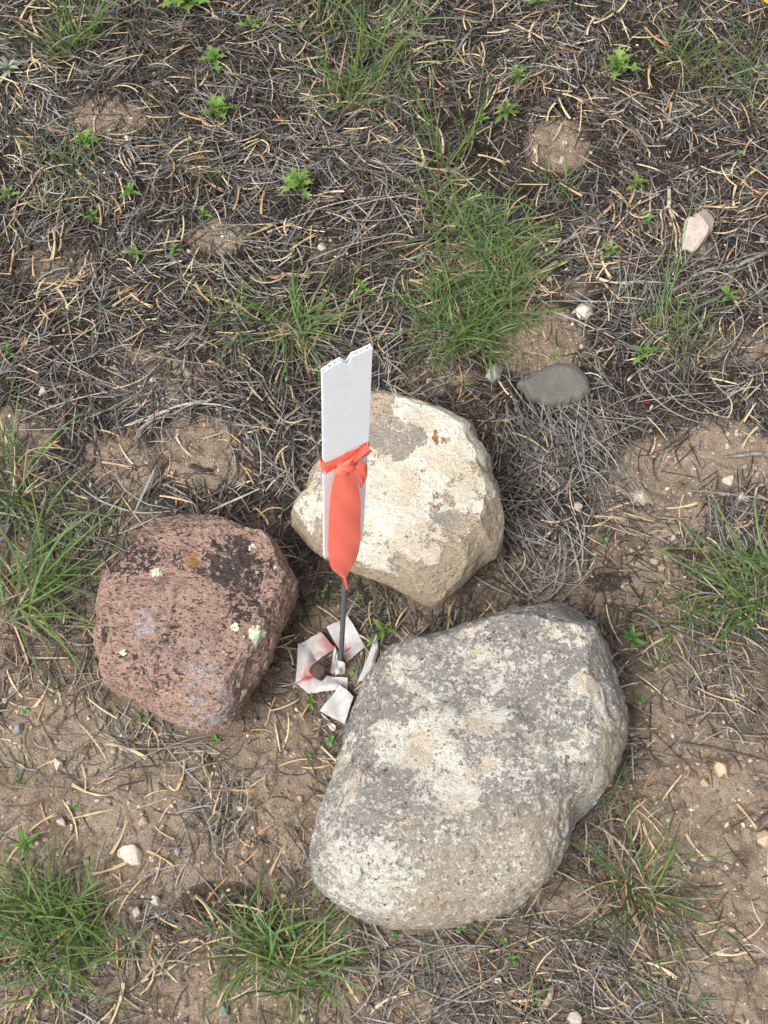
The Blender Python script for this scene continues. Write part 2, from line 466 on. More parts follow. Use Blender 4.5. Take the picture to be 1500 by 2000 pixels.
def patch(px, py, L):
    r = np.zeros_like(px)
    for (cx, cy, rx, ry, a) in L:
        d = ((px - cx) / rx) ** 2 + ((py - cy) / ry) ** 2
        r = np.maximum(r, a * sstep(1.9, 0.25, d))
    return r
def edge(lo, hi, st, far, k=1.35):
    a = list(np.arange(lo, hi + st * .5, st)); s = st; x = a[-1]
    out = []
    while x < far: s *= k; x += s; out.append(x)
    s = st; x = a[0]; pre = []
    while x > -far: s *= k; x -= s; pre.append(x)
    return np.array(pre[::-1] + a + out)
def world_px(x, y):
    V = np.stack([x, y, np.zeros_like(x)], axis=1)
    ok = (np.abs(x) < 2) & (y > -1.2) & (y < 2.5)
    px, py = proj(np.where(ok[:, None], V, np.array([[0, 0, 0.0]])))
    return np.where(ok, px, -9999), np.where(ok, py, -9999)
def ground_h(x, y):
    x = np.asarray(x, float); y = np.asarray(y, float)
    p = np.stack([x, y, np.zeros_like(x)], axis=1)
    far = sstep(0.9, 3.0, np.hypot(x, y - 0.1))
    px, py = world_px(x, y)
    bare = patch(px, py, BARE)
    z = 0.012 * fbm(p * 3.2, 3, 11) + 0.005 * fbm(p * 16, 3, 21) + 0.0032 * fbm(p * 55, 3, 31) * (1 - 0.35 * np.clip(bare, 0, 1))
    cl = fbm(p * 150, 2, 41)
    z += 0.0024 * cl
    cr = np.abs(vnoise(p * 34 + 0.5 * fbm(p * 60, 2, 3)[:, None], 77))
    z -= 0.0036 * sstep(0.09, 0.0, cr) * np.clip(bare, 0, 1)
    z += 0.05 * far * fbm(p * 0.7, 3, 91)
    return z
GX = edge(-0.66, 0.66, 0.0034, 60); GY = edge(-0.70, 0.98, 0.0036, 60)
XX, YY = np.meshgrid(GX, GY, indexing='xy')
gz = ground_h(XX.ravel(), YY.ravel())
GZ = gz.reshape(XX.shape)
def gzat(x, y):
    x = np.asarray(x, float); y = np.asarray(y, float)
    i = np.clip(np.searchsorted(GX, x) - 1, 0, len(GX) - 2); j = np.clip(np.searchsorted(GY, y) - 1, 0, len(GY) - 2)
    fx = np.clip((x - GX[i]) / (GX[i + 1] - GX[i]), 0, 1); fy = np.clip((y - GY[j]) / (GY[j + 1] - GY[j]), 0, 1)
    return (GZ[j, i] * (1 - fx) * (1 - fy) + GZ[j, i + 1] * fx * (1 - fy) + GZ[j + 1, i] * (1 - fx) * fy + GZ[j + 1, i + 1] * fx * fy)
def G(px, py, dz=0.0):
    """photo pixel -> point on the real ground"""
    p = P(px, py, 0)
    for _ in range(3): p = P(px, py, float(gzat(p[0], p[1])))
    p[2] += dz
    return p
nx, ny = len(GX), len(GY)
gi = (np.arange(ny - 1)[:, None] * nx + np.arange(nx - 1)[None, :]).ravel()
gpx, gpy = world_px(XX.ravel(), YY.ravel())
g_bare = patch(gpx, gpy, BARE)
pp = np.stack([XX.ravel(), YY.ravel(), 0 * gz], 1)
lowpart = sstep(650, 1250, gpy) * (gpx > -5000)
g_bare = np.maximum(g_bare, 0.50 * lowpart + 0.06) + 0.25 * fbm(pp * 9, 3, 5)
me = make_mesh('ground', np.stack([XX.ravel(), YY.ravel(), gz], 1), [np.stack([gi, gi + 1, gi + nx + 1, gi + nx], 1)],
               attrs=dict(bare=g_bare, dark=patch(gpx, gpy, DARK)))
tag(link('ground', me, M['ground']), 'brown sandy soil showing between the fallen pine needles', kind='structure')

# ------------------------------------------------------------------ rocks
ROCKS = []            # (centre xy, contour in ground xy) used to keep litter off them
def ray_contour(C, cx, cy, ang):
    C = np.array(C, float); out = np.zeros(len(ang))
    A = C; B = np.roll(C, -1, axis=0)
    for i, t in enumerate(ang):
        d = np.array([math.cos(t), math.sin(t)])
        e = B - A
        den = d[0] * e[:, 1] - d[1] * e[:, 0]
        ax, ay = A[:, 0] - cx, A[:, 1] - cy
        with np.errstate(divide='ignore', invalid='ignore'):
            tt = (ax * e[:, 1] - ay * e[:, 0]) / den
            u = (ax * d[1] - ay * d[0]) / den
        ok = (np.abs(den) > 1e-9) & (u >= -1e-9) & (u <= 1 + 1e-9) & (tt > 0)
        out[i] = tt[ok].max() if ok.any() else 50
    return out

def build_rock(contour, zeq, top, bottom, sub, cuts=(), ea=0.75, eb=0.8, big=0.006, mid=0.002, fine=0.0006, seed=1, pits=0.0, tilt=(0, 0), under=0.85):
    """closed stone: widest ring at height zeq follows the outline, dome above, tucked in below; cuts are planes that flatten it"""
    C = np.array(contour, float)
    if sub <= 4:                                  # little stones break along flat faces
        q_ = random.Random(seed); wid = (C[:, 0].max() - C[:, 0].min()) * 0.00028
        for _ in range(9):
            t = q_.uniform(0, 6.28); cuts = list(cuts) + [(math.cos(t), math.sin(t), q_.uniform(.35, 1.1), wid * q_.uniform(.42, .75), .0006)]
    cpx, cpy = C.mean(axis=0)
    c0 = P(cpx, cpy, zeq); g0 = float(gzat(c0[0], c0[1])); c0 = P(cpx, cpy, zeq + g0)
    D, Fc = ico(sub)
    az = np.arctan2(D[:, 1], D[:, 0]); el = np.arcsin(np.clip(D[:, 2], -1, 1))
    ce = np.abs(np.cos(el)) ** ea; se = np.sign(el) * np.abs(np.sin(el)) ** eb
    nb = 144 if sub >= 7 else (60 if sub == 5 else 30)
    ba = (np.arange(nb) + .5) / nb * 2 * math.pi - math.pi
    W = np.array([P(x, y, zeq + g0)[:2] for x, y in contour]) - c0[:2]
    R = ray_contour(W, 0, 0, ba)
    Rs = np.array(R)
    base = None
    cx0, cy0 = proj(c0[None, :]); cx0, cy0 = cx0[0], cy0[0]
    iang = (np.arange(nb) + .5) / nb * 2 * math.pi - math.pi
    Rt = ray_contour(C, cx0, cy0, iang)
    def make(Rs):
        r = np.interp(az, np.concatenate([[ba[-1] - 2 * math.pi], ba, [ba[0] + 2 * math.pi]]), np.concatenate([[Rs[-1]], Rs, [Rs[0]]]))
        k = np.where(el < 0, 1 - (1 - under) * sstep(0, -1.0, el), 1.0)
        V = np.stack([np.cos(az) * r * ce * k, np.sin(az) * r * ce * k, np.where(se > 0, se * top, se * bottom)], 1)
        V[:, 2] += (V[:, 0] * tilt[0] + V[:, 1] * tilt[1]) * np.clip(se, 0, 1)
        for (nx_, ny_, nz_, d, s) in cuts:
            n_ = np.array([nx_, ny_, nz_], float); n_ /= np.linalg.norm(n_)
            q = V @ n_ - d
            soft = 0.5 * (q + np.sqrt(q * q + s * s)) - 0.5 * s * np.exp(-np.abs(q) / s * 2)
            V = V - np.clip(soft, 0, None)[:, None] * n_ * 0.93
        nrm = V / (np.linalg.norm(V, axis=1, keepdims=True) + 1e-9)
        nrm = nrm * np.array([1, 1, 1.6]); nrm /= np.linalg.norm(nrm, axis=1, keepdims=True)
        S = max(top, 0.02)
        d = big * fbm(V * (2.6 / S * .35 + 4), 3, seed) + mid * fbm(V * 60, 4, seed + 50, 0.6) + fine * vnoise(V * 380, seed + 90)
        if pits:
            pv = vnoise(V * 95, seed + 123)
            d -= pits * sstep(0.45, 0.8, pv)
        return V + nrm * d[:, None]
    for it in range(6):
        V = make(Rs)
        px, py = proj(V + c0)
        a = np.arctan2(py - cy0, px - cx0); rr = np.hypot(px - cx0, py - cy0)
        b = np.clip(((a + math.pi) / (2 * math.pi) * nb).astype(int), 0, nb - 1)
        mx = np.zeros(nb); np.maximum.at(mx, b, rr)
        mx = np.where(mx > 0, mx, Rt)
        ratio = Rt / mx
        ratio = (np.roll(ratio, 1) + 2 * ratio + np.roll(ratio, -1)) / 4
        q = np.stack([np.cos(ba) * Rs, np.sin(ba) * Rs, 0 * ba], 1) + c0
        ex, ey = proj(q)
        ea_ = np.arctan2(ey - cy0, ex - cx0)
        rat = np.interp(ea_, np.concatenate([iang - 2 * math.pi, iang, iang + 2 * math.pi]), np.tile(ratio, 3))
        Rs = Rs * np.clip(rat, 0.85, 1.18)
        for _ in range(2 if sub >= 7 else 0): Rs = (np.roll(Rs, 1) + 2 * Rs + np.roll(Rs, -1)) / 4
    V = make(Rs)
    ROCKS.append((c0[:2], ba, Rs))
    return V, Fc, c0

def surf_pt(V, c0, px, py):
    """point of the stone that shows at a photo pixel"""
    x, y = proj(V + c0)
    d = np.hypot(x - px, y - py)
    dep = (V + c0 - CAM) @ FW
    k = np.where(d < max(6, d.min() + 1))[0]
    return V[k[np.argmin(dep[k])]]
def blobs(V, c0, L, warp=0.35, seed=0, freq=25):
    """stain mask: 3-D lumps (px, py, radius in m, amount) around points of the stone, edges warped"""
    r = np.zeros(len(V))
    wv = np.stack([fbm(V * freq, 3, seed), fbm(V * freq + 9, 3, seed + 5), fbm(V * freq + 21, 3, seed + 9)], 1)
    for (px, py, rad, a) in L:
        s = surf_pt(V, c0, px, py)
        d = np.linalg.norm(V + wv * rad * warp * 2.2 - s, axis=1) / rad
        r = np.maximum(r, a * sstep(1.25, 0.45, d))
    return r
def put_rock(name, label, V, Fc, c0, mat, attrs=None, cat='rock', group=None):
    base = np.array([c0[0], c0[1], float(gzat(c0[0], c0[1]))])
    me = make_mesh(name, V + c0 - base, [Fc], attrs=attrs)
    return tag(link(name, me, mat, loc=base), label, cat, group)

# --- big grey boulder
BIG = [(1056, 1176), (1119, 1179), (1156, 1209), (1192, 1259), (1203, 1313), (1224, 1368), (1231, 1404), (1224, 1458), (1201, 1517), (1165, 1572), (1124, 1608),
       (1110, 1658), (1083, 1708), (1033, 1762), (965, 1794), (870, 1816), (784, 1819), (711, 1803), (639, 1757), (603, 1712), (599, 1662), (616, 1585), (648, 1513),
       (680, 1404), (711, 1322), (748, 1272), (779, 1247), (852, 1236), (920, 1213), (988, 1189)]
V, Fc, c0 = build_rock(BIG, 0.062, 0.085, 0.085, 7, cuts=[(-.05, .12, 1, .072, .02), (.55, -.45, .62, .140, .02), (-.75, .15, .65, .130, .02), (-.1, -.8, .6, .165, .02), (.25, .75, .6, .155, .02)],
                       ea=0.62, eb=0.85, big=0.009, mid=0.0036, fine=0.0010, seed=3, pits=0.0028)
crust = blobs(V, c0, [(830, 1470, .045, .62), (880, 1540, .032, .6), (940, 1400, .03, .5), (955, 1290, .026, .4), (820, 1350, .03, .38), (1165, 1340, .026, .75), (1180, 1390, .018, .7), (1130, 1450, .02, .42), (690, 1540, .022, .5),
                      (780, 1300, .025, .42), (760, 1450, .03, .45), (1110, 1215, .03, .32), (1030, 1480, .03, .28), (700, 1720, .045, .28), (960, 1500, .02, .36), (920, 1220, .016, .5), (640, 1500, .03, .42), (980, 1330, .02, .5)], 0.5, 4)
pale = blobs(V, c0, [(700, 1700, .07, .9), (900, 1330, .07, .6), (1130, 1430, .06, .6), (1070, 1560, .05, .5), (850, 1480, .06, .6), (640, 1650, .05, .7)], 0.4, 8)
brown = blobs(V, c0, [(1000, 1680, .09, .8), (880, 1640, .07, .6), (1150, 1520, .06, .7), (1080, 1640, .06, .8), (850, 1780, .06, .8), (1090, 1300, .05, .35), (660, 1500, .04, .5), (780, 1800, .05, .7), (1210, 1440, .05, .8), (920, 1800, .06, .8), (1010, 1765, .06, .8)], 0.4, 12)
put_rock('boulder', 'large rounded grey boulder mottled with cream lichen crust', V, Fc, c0, M['boulder'], dict(crust=crust, pale=pale, brown=brown))

# --- cream rock
CREAM = [(730, 760), (757, 763), (807, 777), (857, 793), (893, 808), (917, 823), (933, 843), (950, 880), (960, 907), (973, 950), (983, 990), (986, 1017), (984, 1057), (973, 1090),
         (940, 1107), (910, 1140), (860, 1183), (840, 1190), (807, 1173), (757, 1143), (690, 1120), (650, 1100), (620, 1087), (580, 1043), (560, 1010), (573, 990), (607, 923), (627, 887), (655, 835), (700, 775)]
V, Fc, c0 = build_rock(CREAM, 0.062, 0.085, 0.085, 7, cuts=[(-.10, -.05, 1, .062, .006), (.75, -.22, .50, .106, .006), (.25, -.8, .45, .112, .006), (-.55, -.75, .35, .118, .007), (-.7, .3, .7, .114, .008), (.2, .8, .75, .122, .010)],
                       ea=0.6, eb=0.85, big=0.004, mid=0.0020, fine=0.0008, seed=9, pits=0.0014, under=0.78)
crust = blobs(V, c0, [(800, 900, .075, .85), (880, 870, .06, .8), (760, 1010, .06, .8), (720, 1090, .04, .75), (860, 1000, .05, .6), (830, 790, .05, .75), (900, 950, .04, .6), (600, 1000, .04, .55), (850, 1080, .015, .7), (660, 950, .06, .65)], 0.35, 5)
grey = blobs(V, c0, [(755, 850, .032, .8), (740, 810, .02, .6), (620, 970, .035, .5), (870, 1000, .022, .7), (770, 1110, .016, .7), (900, 1010, .02, .5), (820, 1060, .018, .5)], 0.5, 15)
rust = blobs(V, c0, [(850, 862, .012, .75), (868, 868, .008, .7), (950, 1020, .02, .3)], 0.6, 25, 60)
cream_rock = put_rock('cream_rock', 'blocky cream coloured rock with flaking white crust behind the marker stake', V, Fc, c0, M['cream'], dict(crust=crust, pale=grey, rust=rust))

# --- red rock
RED = [(293, 1013), (333, 1007), (390, 1003), (433, 1013), (483, 1027), (517, 1037), (540, 1053), (553, 1077), (570, 1113), (587, 1147), (583, 1170), (563, 1213), (543, 1257), (530, 1297), (503, 1337),
       (483, 1370), (467, 1403), (443, 1427), (400, 1431), (363, 1422), (320, 1408), (267, 1370), (217, 1353), (197, 1330), (193, 1297), (180, 1263), (185, 1213), (187, 1173), (193, 1133), (223, 1103), (263, 1057), (283, 1023)]
V, Fc, c0 = build_rock(RED, 0.06, 0.085, 0.08, 7, cuts=[(.03, .02, 1, .058, .005), (-.1, .7, .75, .094, .006), (.8, -.3, .5, .116, .006), (-.45, -.8, .6, .112, .007), (.3, -.85, .5, .126, .007), (-.85, .1, .55, .122, .007)],
                       ea=0.56, eb=0.85, big=0.006, mid=0.0036, fine=0.0012, seed=16, pits=0.0026, under=0.8)
black = blobs(V, c0, [(450, 1090, .032, .8), (480, 1130, .035, .65), (410, 1105, .022, .6), (500, 1180, .03, .55), (260, 1090, .025, .5), (340, 1100, .02, .5), (330, 1240, .02, .4), (470, 1210, .02, .4), (195, 1240, .015, .7), (280, 1330, .04, .35), (540, 1150, .03, .4)], 0.5, 5)
lil = blobs(V, c0, [(280, 1220, .022, .6), (370, 1300, .05, .45), (390, 1360, .04, .55), (440, 1380, .03, .6), (320, 1290, .03, .35), (420, 1330, .03, .5), (380, 1400, .03, .6)], 0.5, 15)
rust = blobs(V, c0, [(381, 1093, .008, .75), (330, 1080, .006, .5)], 0.6, 25, 60)
red_rock = put_rock('red_rock', 'rough brick red rock spotted with black and pale lichen', V, Fc, c0, M['red'], dict(crust=black, pale=lil, rust=rust))
# pale foliose lichens growing on the red rock: raised pads that follow the stone
redbase = np.array(red_rock.location)
me0 = red_rock.data
nrm = np.zeros(len(V) * 3, np.float32); me0.vertices.foreach_get('normal', nrm); nrm = nrm.reshape(-1, 3)
for (px, py, r) in [(308, 1114, .0068), (508, 1240, .0125), (460, 1222, .0058), (489, 1068, .005), (478, 1358, .008), (327, 1133, .003), (443, 1276, .0034), (368, 1255, .0032), (403, 1150, .003), (505, 1113, .0042), (468, 1335, .005), (538, 1105, .0025), (240, 1268, .004)]:
    s = surf_pt(V, c0, px, py)
    d = np.linalg.norm(V - s, axis=1)
    edge_w = 1 + 0.45 * fbm(V * 330, 2, int(px)) + .25 * vnoise(V * 900, 3)
    inside = d < r * edge_w
    fm = inside[Fc].all(axis=1)
    if fm.sum() < 6: continue
    ids = np.unique(Fc[fm]); mp_ = -np.ones(len(V), int); mp_[ids] = np.arange(len(ids))
    q = V[ids] + nrm[ids] * (0.0011 + 0.0008 * np.abs(fbm(V[ids] * 500, 2, 8)))[:, None] * np.clip((1.15 - d[ids] / (r * edge_w[ids])) * 3, .45, 1)[:, None]
    link('lichen_patch', make_mesh('lichen_patch', q + c0 - redbase, [mp_[Fc[fm]]]), M['lichen'], red_rock)

# --- smaller stones with their own outline
V, Fc, c0 = build_rock([(1004, 752), (1040, 726), (1085, 709), (1125, 711), (1148, 735), (1156, 768), (1132, 788), (1080, 799), (1035, 788)], 0.008, 0.014, 0.02, 5, cuts=[(0, -.1, 1, .011, .003)], ea=.6, big=.0015, mid=.0006, fine=.0001, seed=31)
put_rock('flat_stone', 'smooth flat grey green stone set in the soil behind the cream rock', V, Fc, c0, M['slate'], cat='stone')
V, Fc, c0 = build_rock([(1329, 488), (1336, 432), (1352, 420), (1378, 406), (1396, 428), (1392, 452), (1378, 472), (1357, 496)], 0.010, 0.018, 0.02, 5, cuts=[(-.3, -.3, 1, .012, .003), (.5, .2, .8, .016, .003)], ea=.6, big=.002, mid=.0008, fine=.0002, seed=37)
put_rock('angular_stone', 'pale angular pinkish stone lying beside the dry forked root', V, Fc, c0, M['pinkish'], cat='stone')
V, Fc, c0 = build_rock([(1120, 612), (1126, 592), (1142, 580), (1158, 596), (1160, 612), (1148, 626), (1130, 622)], 0.006, 0.012, 0.01, 4, ea=.6, big=.0012, mid=.0004, fine=.0001, seed=41, cuts=[(0, -.2, 1, .008, .002)])
put_rock('wedge_stone', 'pale grey wedge shaped stone at the top of the bare sandy patch', V, Fc, c0, M['white'], cat='stone')
V, Fc, c0 = build_rock([(945, 735), (950, 712), (965, 705), (984, 716), (978, 740), (962, 750)], 0.005, 0.010, 0.01, 4, ea=.6, big=.0012, mid=.0004, fine=.0001, seed=43)
put_rock('grey_chip', 'small grey stone chip tucked under the edge of the green clump', V, Fc, c0, M['grey'], cat='stone')
V, Fc, c0 = build_rock([(1228, 962), (1240, 954), (1262, 956), (1278, 972), (1274, 986), (1256, 988), (1238, 978)], 0.006, 0.012, 0.01, 4, ea=.8, big=.0015, mid=.0006, fine=.0002, seed=47)
put_rock('speckled_stone', 'oval pale stone with dark speckles on the bare soil', V, Fc, c0, M['speck'], cat='stone')
V, Fc, c0 = build_rock([(1392, 1485), (1405, 1480), (1431, 1500), (1424, 1516), (1402, 1518), (1394, 1502)], 0.006, 0.011, 0.01, 4, ea=.6, big=.0012, mid=.0004, fine=.0001, seed=53)
put_rock('buff_stone', 'angular buff stone lying alone right of the grey boulder', V, Fc, c0, M['tan'], cat='stone')
V, Fc, c0 = build_rock([(222, 1668), (238, 1652), (262, 1648), (280, 1664), (276, 1690), (258, 1692)], 0.003, 0.007, 0.01, 4, ea=.6, big=.0012, mid=.0004, fine=.0001, seed=57, cuts=[(0, 0, 1, .004, .002)])
put_rock('sunken_stone', 'flat pale stone half sunk in the bare soil', V, Fc, c0, M['white'], cat='stone')
V, Fc, c0 = build_rock([(1476, 1628), (1492, 1620), (1512, 1628), (1514, 1650), (1494, 1656), (1478, 1646)], 0.006, 0.011, 0.01, 4, ea=.6, big=.0012, mid=.0004, fine=.0001, seed=59)
put_rock('orange_stone', 'lumpy orange tan stone on bare soil near the buff stone', V, Fc, c0, M['tan'], cat='stone')

def in_rock(x, y, shrink=0.93):
    r = np.zeros(len(x), bool)
    for (c, ba, Rs) in ROCKS:
        dx, dy = x - c[0], y - c[1]
        a = np.arctan2(dy, dx); rr = np.hypot(dx, dy)
        R = np.interp(a, np.concatenate([[ba[-1] - 2 * math.pi], ba, [ba[0] + 2 * math.pi]]), np.concatenate([[Rs[-1]], Rs, [Rs[0]]]))
        r |= rr < R * shrink
    return r

# --- pebbles: a few shared shapes, each its own object
PEB = []
for k in range(7):
    D, Fc = ico(3)
    sc = np.array([1, rng.uniform(.62, .95), rng.uniform(.5, .75)])
    q = D * sc
    for _ in range(13):
        n_ = rng.normal(size=3); n_ /= np.linalg.norm(n_); dd = q @ n_ - rng.uniform(.34, .62)
        q = q - np.clip(dd, 0, None)[:, None] * n_ * 0.97
    q = q + (q / np.linalg.norm(q, axis=1, keepdims=True)) * (0.10 * fbm(D * 2.6, 4, 60 + k, .6))[:, None]
    PEB.append((q, Fc))
_pm = {}
def pebble(px, py, w, mk, label=None, group='small pebbles on the soil', name='pebble', sink=0.35):
    k = random.randrange(7)
    if (k, mk) not in _pm:
        q, Fc = PEB[k]; _pm[(k, mk)] = make_mesh(name, q, [Fc]); _pm[(k, mk)].materials.append(M[mk])
    me = _pm[(k, mk)]
    s = w * mmpx(py) / 2 * 1.35
    p = G(px, py)
    o = link(name, me, loc=(p[0], p[1], p[2] + s * 0.6 * (1 - sink * 1.3)))
    o.scale = (s, s, s); o.rotation_euler = (random.uniform(-.25, .25), random.uniform(-.25, .25), random.uniform(0, 6.28))
    return tag(o, label or {'white': 'small whitish pebble on the soil', 'tan': 'small tan pebble on the soil', 'grey': 'small grey pebble on the soil', 'brownp': 'small brown pebble on the soil'}[mk],
               'pebble', None if label else group + ', ' + {'white': 'whitish', 'tan': 'tan', 'grey': 'grey', 'brownp': 'brown'}[mk])
pebble(283, 1605, 23, 'tan', 'round cream pebble on bare soil below the red rock')
pebble(437, 1977, 28, 'grey', 'round grey pebble beside a smaller tan one')
pebble(461, 1975, 17, 'tan', 'small tan pebble touching the round grey pebble')
pebble(347, 1663, 20, 'grey', 'small bluish grey pebble close to the sunken stone')
pebble(630, 487, 22, 'white', 'cream pebble on dark litter above the grass tuft')
pebble(85, 768, 24, 'white', 'round cream pebble on soil in the matted needles')
pebble(837, 747, 16, 'tan', 'tan pebble on soil right behind the cream rock')
pebble(1273, 797, 13, 'white', 'white pebble beside the dark red seed')
pebble(36, 1427, 24, 'grey', 'dark blue grey pebble on soil left of the red rock')
pebble(115, 1494, 27, 'white', 'flat whitish pebble on soil below the blue grey one')
pebble(268, 1782, 26, 'white', 'pale squarish pebble at the edge of the bushy tuft')
pebble(305, 1760, 25, 'white', 'bright white pebble with a flat top near the bushy tuft')
pebble(1128, 992, 26, 'white', 'lumpy white pebble between the cream rock and speckled stone')
pebble(1078, 915, 18, 'white', 'white triangular pebble among the grey strands')
pebble(1275, 1099, 22, 'tan', 'first of two oval tan pebbles side by side')
pebble(1292, 1111, 20, 'tan', 'second of two oval tan pebbles side by side')
pebble(1375, 1530, 26, 'tan', 'tan lump of stone close to the buff stone')
pebble(1120, 1988, 40, 'white', 'wide white stone at the edge of the litter below the boulder')
pebble(120, 1605, 22, 'white', 'pale flat pebble close to a yellowish seedling')
for (px, py, w, mk) in [(370, 493, 14, 'white'), (355, 500, 10, 'tan'), (103, 455, 10, 'white'), (297, 725, 11, 'white'), (301, 744, 17, 'white'), (272, 755, 14, 'white'), (250, 727, 12, 'white'), (560, 742, 13, 'white'),
                        (560, 752, 8, 'white'), (170, 841, 14, 'grey'), (307, 984, 13, 'grey'), (512, 825, 14, 'grey'), (463, 732, 12, 'brownp'), (1045, 298, 16, 'white'), (1102, 282, 15, 'white'), (1098, 315, 18, 'white'),
                        (1212, 340, 13, 'white'), (1340, 330, 12, 'tan'), (1360, 350, 9, 'tan'), (1028, 518, 10, 'white'), (1105, 529, 12, 'white'), (1072, 548, 16, 'white'), (1135, 678, 14, 'white'), (1117, 635, 9, 'white'),
                        (1155, 592, 9, 'white'), (1455, 345, 10, 'tan'), (930, 780, 9, 'tan'), (970, 868, 16, 'brownp'), (1040, 945, 18, 'brownp'), (1097, 1005, 17, 'brownp'), (1080, 955, 20, 'tan'), (1315, 1051, 14, 'white'),
                        (1303, 1140, 15, 'tan'), (1320, 1118, 24, 'brownp'), (1380, 1072, 18, 'tan'), (1390, 970, 14, 'white'), (1420, 968, 14, 'white'), (1438, 850, 12, 'white'), (1420, 873, 14, 'white'), (1438, 843, 9, 'white'),
                        (1425, 940, 26, 'white'), (1455, 912, 14, 'grey'), (1445, 974, 30, 'white'), (1430, 1233, 14, 'brownp'), (1208, 1178, 22, 'brownp'), (1290, 1180, 18, 'brownp'), (1130, 735, 8, 'white'), (1270, 842, 10, 'grey'),
                        (1300, 620, 8, 'white'), (10, 1370, 14, 'white'), (62, 1421, 11, 'tan'), (173, 1404, 10, 'white'), (230, 1398, 11, 'grey'), (95, 1295, 10, 'white'), (135, 1568, 12, 'white'), (252, 1568, 10, 'white'), (231, 1618, 12, 'white'),
                        (132, 1667, 10, 'white'), (170, 1685, 16, 'tan'), (336, 1575, 12, 'white'), (366, 1430, 9, 'white'), (355, 1512, 18, 'brownp'), (500, 1408, 14, 'grey'), (526, 1375, 9, 'white'), (560, 1470, 14, 'grey'), (585, 1558, 14, 'tan'),
                        (470, 1580, 17, 'white'), (488, 1576, 14, 'tan'), (396, 1685, 9, 'white'), (473, 1708, 8, 'white'), (307, 1828, 12, 'white'), (252, 1833, 9, 'white'), (279, 1752, 9, 'white'), (72, 1870, 13, 'tan'), (555, 1752, 20, 'tan'), (430, 1810, 12, 'tan'),
                        (744, 1963, 10, 'white'), (715, 1962, 8, 'white'), (850, 1915, 9, 'white'), (836, 1928, 8, 'white'), (843, 1917, 7, 'white'), (785, 1896, 8, 'tan'), (972, 1915, 19, 'white'), (592, 1985, 20, 'tan'), (1342, 1500, 14, 'tan'),
                        (1345, 1695, 14, 'grey'), (1450, 1450, 9, 'white'), (1250, 1383, 10, 'white'), (1430, 1815, 18, 'tan'), (1330, 1600, 10, 'tan'), (1480, 1485, 9, 'white'), (1440, 1855, 12, 'tan'), (610, 1990, 9, 'white'), (1310, 440, 12, 'tan'), (1490, 470, 16, 'grey'),
                        (205, 340, 10, 'white'), (250, 272, 16, 'white'), (258, 273, 12, 'tan'), (302, 148, 10, 'tan'), (25, 470, 10, 'grey'), (145, 495, 10, 'white'), (735, 690, 9, 'white'), (905, 740, 8, 'grey')]:
    pebble(px, py, w, mk)
# dark red seeds
for (px, py, w, lb) in [(1262, 787, 20, 'shiny dark red seed beside a white pebble'), (1192, 668, 16, 'dark red seed half buried in tan needles behind the flat stone')]:
    p = G(px, py); D, Fc = ico(3); s = w * mmpx(py) / 2
    q = D * np.array([1, .72, .62]); q[:, 2] -= .12 * np.exp(-((q[:, 1]) / .12) ** 2) * (q[:, 2] > 0)
    o = link('seed', make_mesh('seed', q * s, [Fc]), M['seed'], loc=(p[0], p[1], p[2] + s * .5)); o.rotation_euler = (0, .15, random.uniform(0, 3)); tag(o, lb, 'seed')

# ------------------------------------------------------------------ the marker
B = G(665, 1297)
YAW = math.radians(25)
u = np.array([math.cos(YAW), math.sin(YAW), 0]); nf = np.array([math.sin(YAW), -math.cos(YAW), 0])
zt = z_at(B[0], B[1], 697); zb = z_at(B[0], B[1], 1070)
marker = empty('marker_stake', B, 'white fluted plastic lath on a thin dark ribbed rod standing between the rocks', 'stake')
# rod with spiral ribs
L_ = zb - B[2] + 0.14
S = 420; path = np.stack([np.zeros(S), np.zeros(S), np.linspace(-0.05, L_, S)], 1)
path[:, 0] += 0.0025 * np.sin(path[:, 2] * 5)
Vr, Q, Tn = tube(path, 0.0025, 14)
an = np.tile(np.arange(14) / 14 * 2 * math.pi, S)
rib = 1 + 0.13 * np.clip(np.sin(path[:, 2].repeat(14) / 0.0042 * 2 * math.pi + an), 0, 1) ** 2
cz = path.repeat(14, axis=0)
Vr[:S * 14] = cz + (Vr[:S * 14] - cz) * rib[:, None]
link('rod', make_mesh('rod', Vr, [Q, Tn]), M['rod'], marker)
# lath: two skins joined by webs, open flutes at the cut top, a V notch
WL, TL = 0.0375, 0.0036
H0, H1 = zb - B[2], zt - B[2]
lath = link('lath', None, None, marker); 
def sheet(off, thick):
    s = np.array([-.5, -.30, -.12, 0.0, .02, .10, .30, .5]) * WL
    top = np.array([-.006, -.0015, .0005, -.0065, -.0065, .001, .0015, .003]) + H1
    fr = [np.array([*(u * a + nf * off)[:2], 0]) for a in s]; bk = [np.array([*(u * a + nf * (off - thick))[:2], 0]) for a in s]
    rows = 14
    Vv = []
    for lay in (fr, bk):
        for r in range(rows + 1):
            for k in range(len(s)):
                q = lay[k].copy(); b0 = H0 + (0.002 if k % 2 else 0) - (0.004 if k == 0 else 0); q[2] = b0 + (top[k] - b0) * r / rows
                q += nf * 0.0012 * math.sin(r / rows * 3.1) ; Vv.append(q)
    n = len(s); m = n * (rows + 1); Qs = []
    for r in range(rows):
        for k in range(n - 1):
            a = r * n + k; Qs.append([a, a + 1, a + n + 1, a + n]); Qs.append([m + a + 1, m + a, m + a + n, m + a + n + 1])
    for k in range(n - 1):
        a = rows * n + k; Qs.append([a, a + 1, m + a + 1, m + a]); Qs.append([k + 1, k, m + k, m + k + 1])
    for r in range(rows):
        a = r * n; Qs.append([a + n, a, m + a, m + a + n][::-1]); a = r * n + n - 1; Qs.append([a, a + n, m + a + n, m + a][::-1])
    return np.array(Vv), np.array(Qs)
bpy.data.objects.remove(lath)
